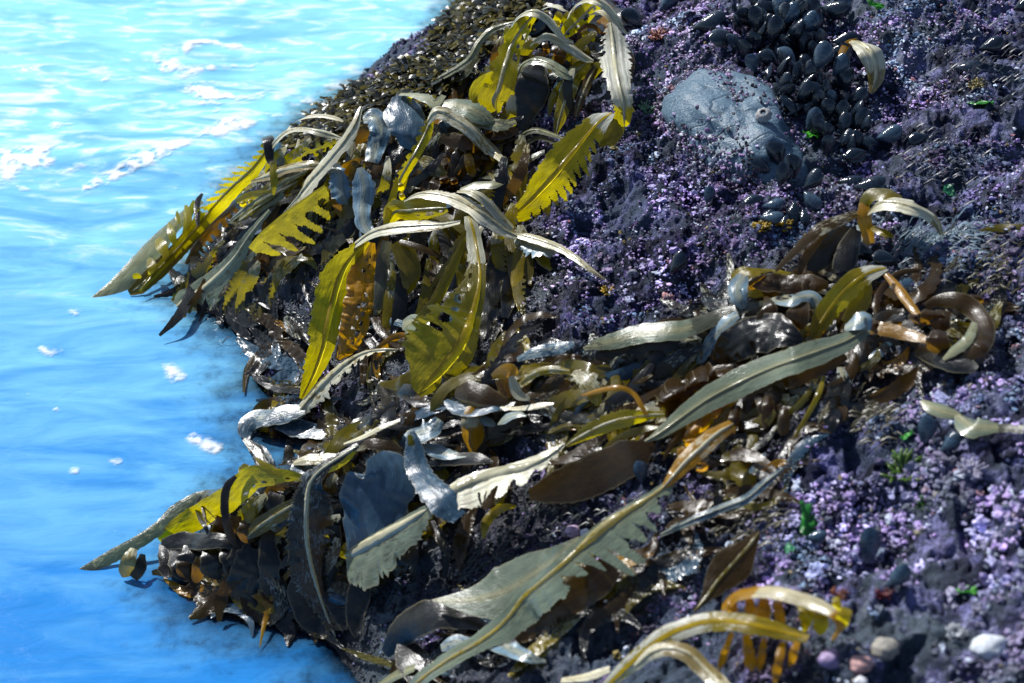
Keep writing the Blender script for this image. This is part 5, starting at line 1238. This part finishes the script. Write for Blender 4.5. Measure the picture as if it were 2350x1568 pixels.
def build_mussels():
    r = random.Random(3)
    bedlab = 'glossy black mussel packed among others in the dense bed'
    # dense bed: along a line with half width
    line = np.array([(1735, 25, 60), (1790, 90, 90), (1850, 160, 95), (1890, 230, 75), (1920, 290, 55), (1950, 345, 40)], float)
    C, s = catmull(line, 200)
    spots = []
    t = 0
    while t < s[-1]:
        i = int(np.searchsorted(s, t)); i = min(i, 199)
        hw = C[i, 2]
        nrm = np.gradient(C[:, :2], axis=0)[i]; nrm = np.array((-nrm[1], nrm[0])) / np.hypot(*nrm)
        w = -hw + r.uniform(0, 20)
        while w < hw:
            spots.append((C[i, 0] + nrm[0] * w + r.uniform(-7, 7), C[i, 1] + nrm[1] * w + r.uniform(-7, 7)))
            w += r.uniform(21, 31)
        t += 22
    for u, v in spots:
        l = r.uniform(50, 72) * (1.08 - v / 1400)
        kd = 1 if r.random() < .10 else 0
        mussel(u, v + (22 if (fl := r.random() > .3) else -18), l, (95 if fl else 265) + r.gauss(0, 34) - (u - 1850) * .12, r.uniform(.0, .9), r.gauss(0, .5) + r.choice((0, 0, 0, .9, -.9)), kd,
               bedlab if kd == 0 else 'worn blue grey mussel packed among black ones in the dense bed', .002, r.uniform(0, .7))
    # the ones that stand out
    for u, v, l, a, kd, lab in [
        (1745, 75, 66, 110, 0, 'big black mussel with bright rings at the top end of the bed'), (1803, 62, 60, 70, 1, 'pale blue mussel at the top of the bed beside the ringed black one'),
        (1880, 165, 72, 80, 1, 'largest pale blue mussel shell lying broad side up in the middle of the bed'), (1918, 178, 58, 70, 1, 'blue mussel just right of the largest pale one'),
        (1838, 84, 66, 60, 1, 'smooth grey blue mussel leaning right near the bed top'), (1775, 100, 66, 85, 0, 'black mussel with a shiny white glint below the big ringed one'),
        (2015, 325, 62, 30, 1, 'bright blue oval mussel at the lower right end of the bed'), (1985, 345, 54, 200, 0, 'dark mussel beside the bright blue oval one')]:
        mussel(u, v, l, a, .35, r.uniform(-.2, .2), kd, lab, .022, .35)
    # smaller clump below
    for u, v, l, a, kd in [(1770, 395, 60, 150, 0), (1800, 380, 66, 125, 0), (1830, 410, 62, 110, 0), (1840, 445, 58, 320, 1), (1795, 430, 60, 90, 0), (1775, 470, 62, 255, 0), (1815, 460, 66, 280, 0), (1850, 440, 60, 60, 0), (1800, 490, 56, 270, 0), (1750, 450, 50, 200, 0), (1835, 480, 50, 300, 0), (1780, 420, 48, 40, 0)]:
        mussel(u, v, l, a, .3, r.uniform(-.5, .5), kd, 'black mussel in the loose clump below the boulder' if kd == 0 else 'blue lipped mussel on the right of the loose clump', .012, r.uniform(.1, .6))
    for u, v, l, a, kd, lab in [
        (1750, 480, 52, 20, 1, 'pale blue open shell at the bottom of the loose clump'), (1745, 505, 54, 10, 1, 'pale blue shell lying just above the yellow tuft'), (1627, 455, 44, 90, 1, 'small blue shell alone on the mauve rock under the boulder'),
        (1960, 440, 76, 20, 0, 'single dark mussel between the loose clump and the drooping blade'), (1918, 425, 64, 10, 0, 'dark half hidden mussel above the single dark one'), (1545, 615, 62, 70, 0, 'lone black mussel low on the purple rock'),
        (1595, 75, 80, 30, 0, 'dark gaping mussel left of the bed near the top'), (1700, 95, 80, 175, 0, 'dark brown mussel lying flat on the left edge of the bed'), (1480, 60, 66, 150, 0, 'dark mussel near the white hanging blade'),
        (1520, 12, 60, 60, 1, 'blue mussel at the top edge left of the bed'), (1905, 12, 58, 20, 1, 'blue mussel at the top edge right of the bed'), (1955, 14, 60, 150, 1, 'second blue mussel at the top edge'), (2330, 30, 90, 40, 0, 'large dark mussel in the top right corner'),
        (2190, 165, 90, 15, 0, 'long dark mussel lying level on the right'), (2250, 120, 84, 30, 0, 'dark mussel above the long level one'), (2130, 310, 76, 200, 0, 'broken dark shell right of the bright blue oval'), (2010, 590, 70, 160, 0, 'ribbed dark mussel behind the golden blade'), (2060, 600, 66, 170, 0, 'ribbed dark mussel right of the other behind the golden blade'), (2040, 630, 60, 160, 0, 'lowest ribbed dark mussel behind the golden blade'),
        (2128, 1000, 74, 95, 1, 'pale blue mussel standing on the pink rock at the right'), (2165, 1025, 60, 60, 1, 'smaller pale mussel leaning against the standing one'), (1998, 1265, 90, 95, 1, 'long white worn mussel upright on the pale rock'), (2045, 1330, 70, 60, 1, 'blue shell lying low on the pale rock'), (1850, 1240, 50, 20, 1, 'small blue shell beside the green weed strip'), (1480, 1090, 56, 110, 1, 'pale blue shell wedged under the orange stalk blade')]:
        if u > 2100 and v < 400: l *= .7
        mussel(u, v + (l * .3 if 40 < a < 140 else 0), l, a, .3, r.uniform(-.3, .3), kd, lab, .006, .4)
build_mussels()

# ------------------------------------------------------------------ other small life
def leafy(u, v, rpx, label, col, name='sea_lettuce', cat='sea lettuce', stretch=(1, 1), seed=1):
    P = hit([u], [v], .006)[0]; z = (P - CAM) @ FWD; R = rpx * KPX * z
    n = 26; g = np.linspace(-1, 1, n); X, Y = np.meshgrid(g, g, indexing='ij')
    rr = np.hypot(X, Y); an = np.arctan2(Y, X)
    lim = .62 + .5 * vnoise(an * 1.6 + seed, rr * 0 + seed, 7)
    Z = .55 * fbm(X * 1.7 + seed, Y * 1.7, 8, 3) + .25
    V = np.stack([X * R * stretch[0], Y * R * 1.4 * stretch[1], Z * R], -1).reshape(-1, 3)
    F = grid_faces(n, n); keep = ((rr < lim).reshape(-1)[F]).all(1); F = F[keep]
    used = np.unique(F); re = np.full(len(V), -1); re[used] = np.arange(len(used))
    c = np.array(col)[None] * (.6 + .8 * vnoise(X * 3, Y * 3, seed).reshape(-1)[used])[:, None]
    o = link(name, make_mesh(name, V[used], re[F], LETT, {'tint': c}), None, tuple(P))
    o.rotation_euler = (math.radians(20), math.radians(-12), seed * 1.3)
    tag(o, label, cat)
LETT = tint_material('leaf_weed', .3, .5, .3, 90, .4)
G1 = (.07, .42, .03)
leafy(2022, 20, 22, 'bright green sea lettuce scrap at the top edge right of the mussels', G1, stretch=(.6, 1.6), seed=1)
leafy(1862, 312, 26, 'bright green sea lettuce curl at the foot of the mussel bed', G1, stretch=(.8, 1.2), seed=2)
leafy(2243, 240, 24, 'green sea lettuce strip on the rock at the upper right', (.06, .32, .05), stretch=(.7, 1.6), seed=3)
leafy(1768, 388, 14, 'tiny pale green lettuce scrap by the loose mussel clump', (.10, .32, .14), seed=4)
leafy(2180, 440, 16, 'small green lettuce patch above the drooping blade', (.03, .22, .10), seed=5)
leafy(1850, 1200, 34, 'long curved strip of green weed on the pale rock', (.025, .22, .03), stretch=(1.6, .7), seed=6)
leafy(1812, 1262, 20, 'pale green scrap below the long green strip', (.10, .40, .20), stretch=(.7, 1.2), seed=7)
leafy(2220, 1358, 20, 'bright green scrap on the pale rock at the lower right', G1, seed=8)
leafy(2083, 1000, 15, 'green scrap left of the standing pale mussel', (.06, .36, .05), seed=9)
Y1 = (.45, .30, .02)
def tuft(u, v, rpx, label, col, n=22, name='algae_tuft', cat='algae tuft', th=.10, seed=1, up=.8, branch=True):
    """bush of forked stubby branches"""
    P = hit([u], [v], .001)[0]; z = (P - CAM) @ FWD; R = rpx * KPX * z
    r = random.Random(seed); V, F, T = [], [], []
    def tube(a, b, r0, r1):
        a, b = np.array(a), np.array(b); d = b - a; d /= np.linalg.norm(d) + 1e-9
        e = np.cross(d, (0.3, .2, 1)); e /= np.linalg.norm(e) + 1e-9; f = np.cross(d, e); o = len(V)
        for c, q in ((a, r0), ((a + b) / 2, (r0 + r1) / 2 * 1.1), (b, r1)):
            for i in range(6):
                g = i * math.pi / 3; V.append(c + (e * math.cos(g) + f * math.sin(g)) * q)
        for j in range(2):
            for i in range(6): F.append((o + j * 6 + i, o + j * 6 + (i + 1) % 6, o + (j + 1) * 6 + (i + 1) % 6, o + (j + 1) * 6 + i))
        F.append((o + 12, o + 13, o + 14, o + 15)); F.append((o + 15, o + 16, o + 17, o + 12))
        k = r.uniform(.6, 1.35); T.extend([tuple(x * k for x in col)] * 18)
    for i in range(n):
        a = r.uniform(0, 6.28); el = r.uniform(.15, 1.2) * up
        d = np.array((math.cos(a) * math.cos(el), math.sin(a) * math.cos(el), math.sin(el))) * R * r.uniform(.55, 1)
        tube((0, 0, 0), d * .6, R * th, R * th * .8)
        if branch:
            for q in (-1, 1):
                s = np.cross(d, (0, 0, 1)); tube(d * .58, d + s * .35 * q + np.array((0, 0, R * r.uniform(-.1, .15))), R * th * .8, R * th * .45)
        else: tube(d * .58, d, R * th * .8, R * th * .4)
    o = link(name, make_mesh(name, V, F, LETT, {'tint': T}), None, tuple(P))
    tag(o, label, cat)
tuft(2075, 1095, 62, 'spiky olive green forked algae tuft on the pale rock', (.10, .20, .03), 26, seed=1)
tuft(2125, 1160, 34, 'small green algae tuft below the spiky olive one', (.08, .18, .05), 14, seed=2)
tuft(1485, 262, 34, 'pale sea green forked algae beside the tip of the white blade', (.18, .42, .25), 14, th=.06, seed=3)
tuft(1745, 525, 26, 'mustard yellow algae tuft under the pale blue shells, left of two', Y1, 22, th=.16, seed=4)
tuft(1795, 520, 30, 'mustard yellow algae tuft under the pale blue shells, right of two', Y1, 24, th=.16, seed=5)
tuft(2242, 200, 24, 'pale yellow algae tuft above the green strip at the upper right', (.40, .32, .12), 18, th=.16, seed=6)
tuft(1395, 672, 20, 'small yellow tuft beside the tip of the slender pale strap', Y1, 14, th=.16, seed=7)
tuft(1440, 560, 16, 'tiny yellow tuft on the purple rock in the shade', Y1, 10, th=.16, seed=8)
tuft(1510, 85, 26, 'rusty pink coralline tuft near the top of the rock', (.48, .20, .14), 20, th=.12, seed=9)
tuft(1690, 505, 20, 'pale branching coralline sprig on the mauve rock', (.36, .40, .46), 14, th=.07, seed=10)
tuft(2030, 1370, 30, 'dark red algae tuft on the pale rock near the bottom', (.16, .02, .03), 20, th=.09, seed=11)
tuft(1925, 1370, 28, 'red brown algae tuft right of the ribbed amber blade', (.22, .06, .02), 18, th=.09, seed=12)
tuft(2190, 1460, 34, 'white knobbly coralline bush on the nearest rock', (.55, .58, .62), 26, th=.14, seed=13)
tuft(2230, 1090, 40, 'pale lilac coralline bush at the right', (.44, .42, .56), 28, th=.14, seed=14)

def snail(u, v, rpx, label, ca, cb, seed):
    P = hit([u], [v], .004)[0]; z = (P - CAM) @ FWD; R = rpx * KPX * z
    n, m = 90, 10; V, T = [], []
    for i in range(n):
        t = i / (n - 1); a = t * 4.5 * 2 * math.pi; rr = R * (1 - t) ** 1.0; h = 1.7 * R * t
        tr = rr * .42 + R * .02; cx, cy = (rr * .62) * math.cos(a), (rr * .62) * math.sin(a)
        for j in range(m):
            g = 2 * math.pi * j / m
            V.append(((rr * .62 + tr * math.cos(g)) * math.cos(a), (rr * .62 + tr * math.cos(g)) * math.sin(a), h + tr * math.sin(g) * .8))
            T.append(ca if (i // 2 + j) % 3 else cb)
    F = [(i * m + j, i * m + (j + 1) % m, (i + 1) * m + (j + 1) % m, (i + 1) * m + j) for i in range(n - 1) for j in range(m)]
    o = link('sea_snail', make_mesh('sea_snail', V, F, TINT, {'tint': T}), None, tuple(P))
    o.rotation_euler = (math.radians(55), math.radians(20 + 30 * seed), seed)
    tag(o, label, 'snail')
snail(1525, 685, 15, 'pink and white striped top shell on the dark purple rock', (.46, .20, .20), (.55, .45, .45), 1)
snail(1452, 632, 15, 'grey banded top shell left of the pink striped one', (.30, .30, .36), (.10, .09, .12), 2)
snail(1340, 655, 11, 'little dark top shell near the shaded rock', (.10, .07, .09), (.24, .2, .24), 3)

def pebble(u, v, rpx, label, col, seed):
    P = hit([u], [v], .004)[0]; z = (P - CAM) @ FWD; R = rpx * KPX * z
    v0, f0 = ico(4)
    d = 1 + .22 * fbm(v0[:, 0] * 1.3 + seed, v0[:, 1] * 1.3 + v0[:, 2], 7, 3)
    V = v0 * d[:, None] * np.array((1, .9, .75)) * R
    t = np.array(col) * (.8 + .4 * vnoise(v0[:, 0] * 4 + seed, v0[:, 1] * 4 + v0[:, 2] * 3, 5))[:, None]
    o = link('pebble', make_mesh('pebble', V, f0, TINT, {'tint': t}), None, tuple(P))
    tag(o, label, 'pebble')
pebble(1978, 1525, 26, 'salmon pink pebble at the bottom edge right of the golden arch', (.52, .30, .28), 1)
pebble(1905, 1512, 30, 'lilac pebble left of the salmon pink one', (.36, .27, .45), 2)
pebble(1975, 1566, 16, 'white pebble at the very bottom below the salmon pink one', (.62, .62, .66), 3)
pebble(2030, 1490, 34, 'tall grey beige stone behind the salmon pink pebble', (.30, .28, .24), 4)
pebble(2270, 1490, 42, 'pale white crusted stone near the bottom right corner', (.60, .64, .68), 5)
pebble(1315, 1220, 18, 'pink crusted pebble above the foreground blade', (.52, .38, .52), 6)
pebble(1345, 1226, 14, 'white quartz pebble beside the pink crusted one', (.7, .72, .78), 7)

# ------------------------------------------------------------------ foam
FOAM = foam_material()
FG = 'foam patches floating on the sea'
def foam(reg, pts, label, name='foam_patch', group=FG, kind=None, hgt=.004, rough=.010, cell=.0035, holes=0.0):
    u0, v0, sc = REG[reg]
    P = plane_pt(np.array([u0 + p[0] * sc for p in pts]), np.array([v0 + p[1] * sc for p in pts]))[:, :2]
    lo, hi = P.min(0) - .02, P.max(0) + .02
    cell = max(cell, math.sqrt((hi - lo).prod() / 40000))
    X, Y = np.meshgrid(np.arange(lo[0], hi[0], cell), np.arange(lo[1], hi[1], cell), indexing='ij')
    sd = poly_sd(X, Y, P) + rough * (fbm(X * 55, Y * 55, 131, 3)) + rough * 1.2 * fbm(X * 16, Y * 16, 133, 2)
    if holes: sd = np.minimum(sd, (.5 + .5 * fbm(X * 60, Y * 60, 137, 3) - holes) * .05)
    Z = .0012 + hgt * .35 * np.clip(sd / .02, 0, 1) ** .5 * (.55 + .9 * vnoise(X * 120, Y * 120, 135))
    Z = Z + sea_level(X, Y)
    V = np.stack([X, Y, Z], -1).reshape(-1, 3)
    edge = np.clip(sd / .024, 0, 1).reshape(-1)
    F = grid_faces(*X.shape); F = F[(sd.reshape(-1)[F] > 0).all(1)]
    if not len(F): return
    used = np.unique(F); re = np.full(len(V), -1); re[used] = np.arange(len(used))
    base = np.array((*P.mean(0), 0))
    o = link(name, make_mesh(name, V[used] - base, re[F], FOAM, {'edge': edge[used]}), None, tuple(base))
    tag(o, label, 'foam', group, kind)
def blob(x, y, a, b, rot=0, n=14):
    c, s = math.cos(math.radians(rot)), math.sin(math.radians(rot))
    return [(x + a * math.cos(t) * c - b * math.sin(t) * s, y + a * math.cos(t) * s + b * math.sin(t) * c) for t in np.linspace(0, 2 * math.pi, n, endpoint=False)]
foam(9, [(380, 1030), (430, 970), (600, 900), (700, 830), (850, 780), (1000, 740), (1100, 670), (1230, 620), (1400, 650), (1380, 690), (1250, 720), (1100, 760), (950, 830), (850, 890), (700, 930), (560, 990), (450, 1030)], 'long white foam streak slanting across the water behind the kelp', 'foam_streak', holes=.16)
foam(9, [(-40, 800), (80, 780), (200, 765), (330, 775), (290, 820), (330, 870), (240, 900), (130, 910), (60, 960), (-40, 1000)], 'large bubbly foam raft at the left edge of the picture', 'foam_raft', holes=.16)
foam(9, [(240, 680), (290, 655), (400, 670), (350, 695), (270, 720)], 'small pointed foam patch above the raft at the left edge')
foam(9, [(270, 925), (330, 890), (430, 868), (495, 878), (440, 905), (340, 930)], 'narrow foam patch between the raft and the long streak')
foam(9, blob(140, 1000, 54, 24), 'oval foam patch just below the raft at the left edge')
foam(9, blob(940, 1000, 44, 26, -8), 'loose foam patch below the long streak', holes=.3)
foam(9, [(945, 280), (990, 215), (1080, 185), (1160, 190), (1200, 225), (1300, 205), (1370, 250), (1330, 270), (1200, 260), (1120, 235), (1050, 250), (1000, 295)], 'curved white foam band high in the surf')
foam(9, [(930, 410), (970, 350), (1100, 345), (1250, 315), (1440, 320), (1400, 350), (1250, 370), (1100, 390), (980, 420)], 'flat foam band in the middle of the surf', holes=.2)
foam(9, [(940, 480), (1010, 440), (1190, 420), (1180, 470), (1280, 500), (1440, 480), (1400, 530), (1200, 560), (1050, 570), (1000, 530)], 'broad broken foam patch left of the weedy slope', holes=.22)
foam(9, [(1300, 575), (1420, 590), (1550, 610), (1720, 570), (1730, 590), (1600, 630), (1420, 635), (1330, 610)], 'foam strip washing against the foot of the weedy slope', holes=.15)
foam(9, blob(1620, 542, 70, 22, -4), 'oval foam patch nearest the weedy slope')
foam(9, blob(1160, 596, 38, 20, -10), 'round foam patch above the long streak')
foam(9, [(800, 310), (860, 290), (970, 320), (970, 370), (870, 400), (820, 370)], 'square foam patch left of the flat foam band', holes=.25)
foam(9, [(510, 430), (560, 390), (620, 400), (580, 440), (520, 460)], 'lacy foam scrap in the open surf', holes=.3)
foam(10, blob(545, 238, 58, 32, 4), 'small white foam patch below the left kelp tip')
foam(10, blob(348, 520, 102, 46, 3), 'wide oval foam patch in the calm blue water')
foam(10, [(1175, 620), (1270, 600), (1360, 650), (1385, 700), (1350, 755), (1260, 765), (1195, 720), (1180, 660)], 'round striped foam patch nearest the gully', rough=.004, holes=.12)
foam(10, [(1345, 1160), (1430, 1110), (1560, 1140), (1680, 1190), (1660, 1270), (1580, 1320), (1480, 1280), (1360, 1220)], 'long striped foam patch drifting beside the lower ridge', rough=.004, holes=.12)
foam(10, blob(425, 938, 56, 32, -12), 'small foam patch left of the striped ones')
foam(10, blob(845, 1325, 80, 36, -6), 'oval foam patch left of the lower ridge tip')
foam(10, blob(553, 1402, 50, 20, -8), 'little foam patch below the oval one, upper of a pair')
foam(10, blob(662, 1448, 50, 12, -4), 'thin foam sliver, lower of a pair')
foam(10, blob(1450, 430, 46, 24, 2), 'small ring of foam at the edge of the shaded shallows', holes=.2)
foam(10, blob(212, 832, 22, 14), 'tiny foam speck far left in the calm water')
foam(10, blob(800, 150, 66, 20, -14), 'foam fleck against the long grey blade at the left tip')
foam(6, blob(328, 788, 58, 32, -3), 'bright oval foam patch above the grey strap of the lower tip')
foam(6, blob(240, 873, 26, 10, 5), 'tiny foam fleck under the bright oval patch')
foam(6, blob(560, 1458, 44, 10, -4), 'thin foam fleck low in the deep blue water')
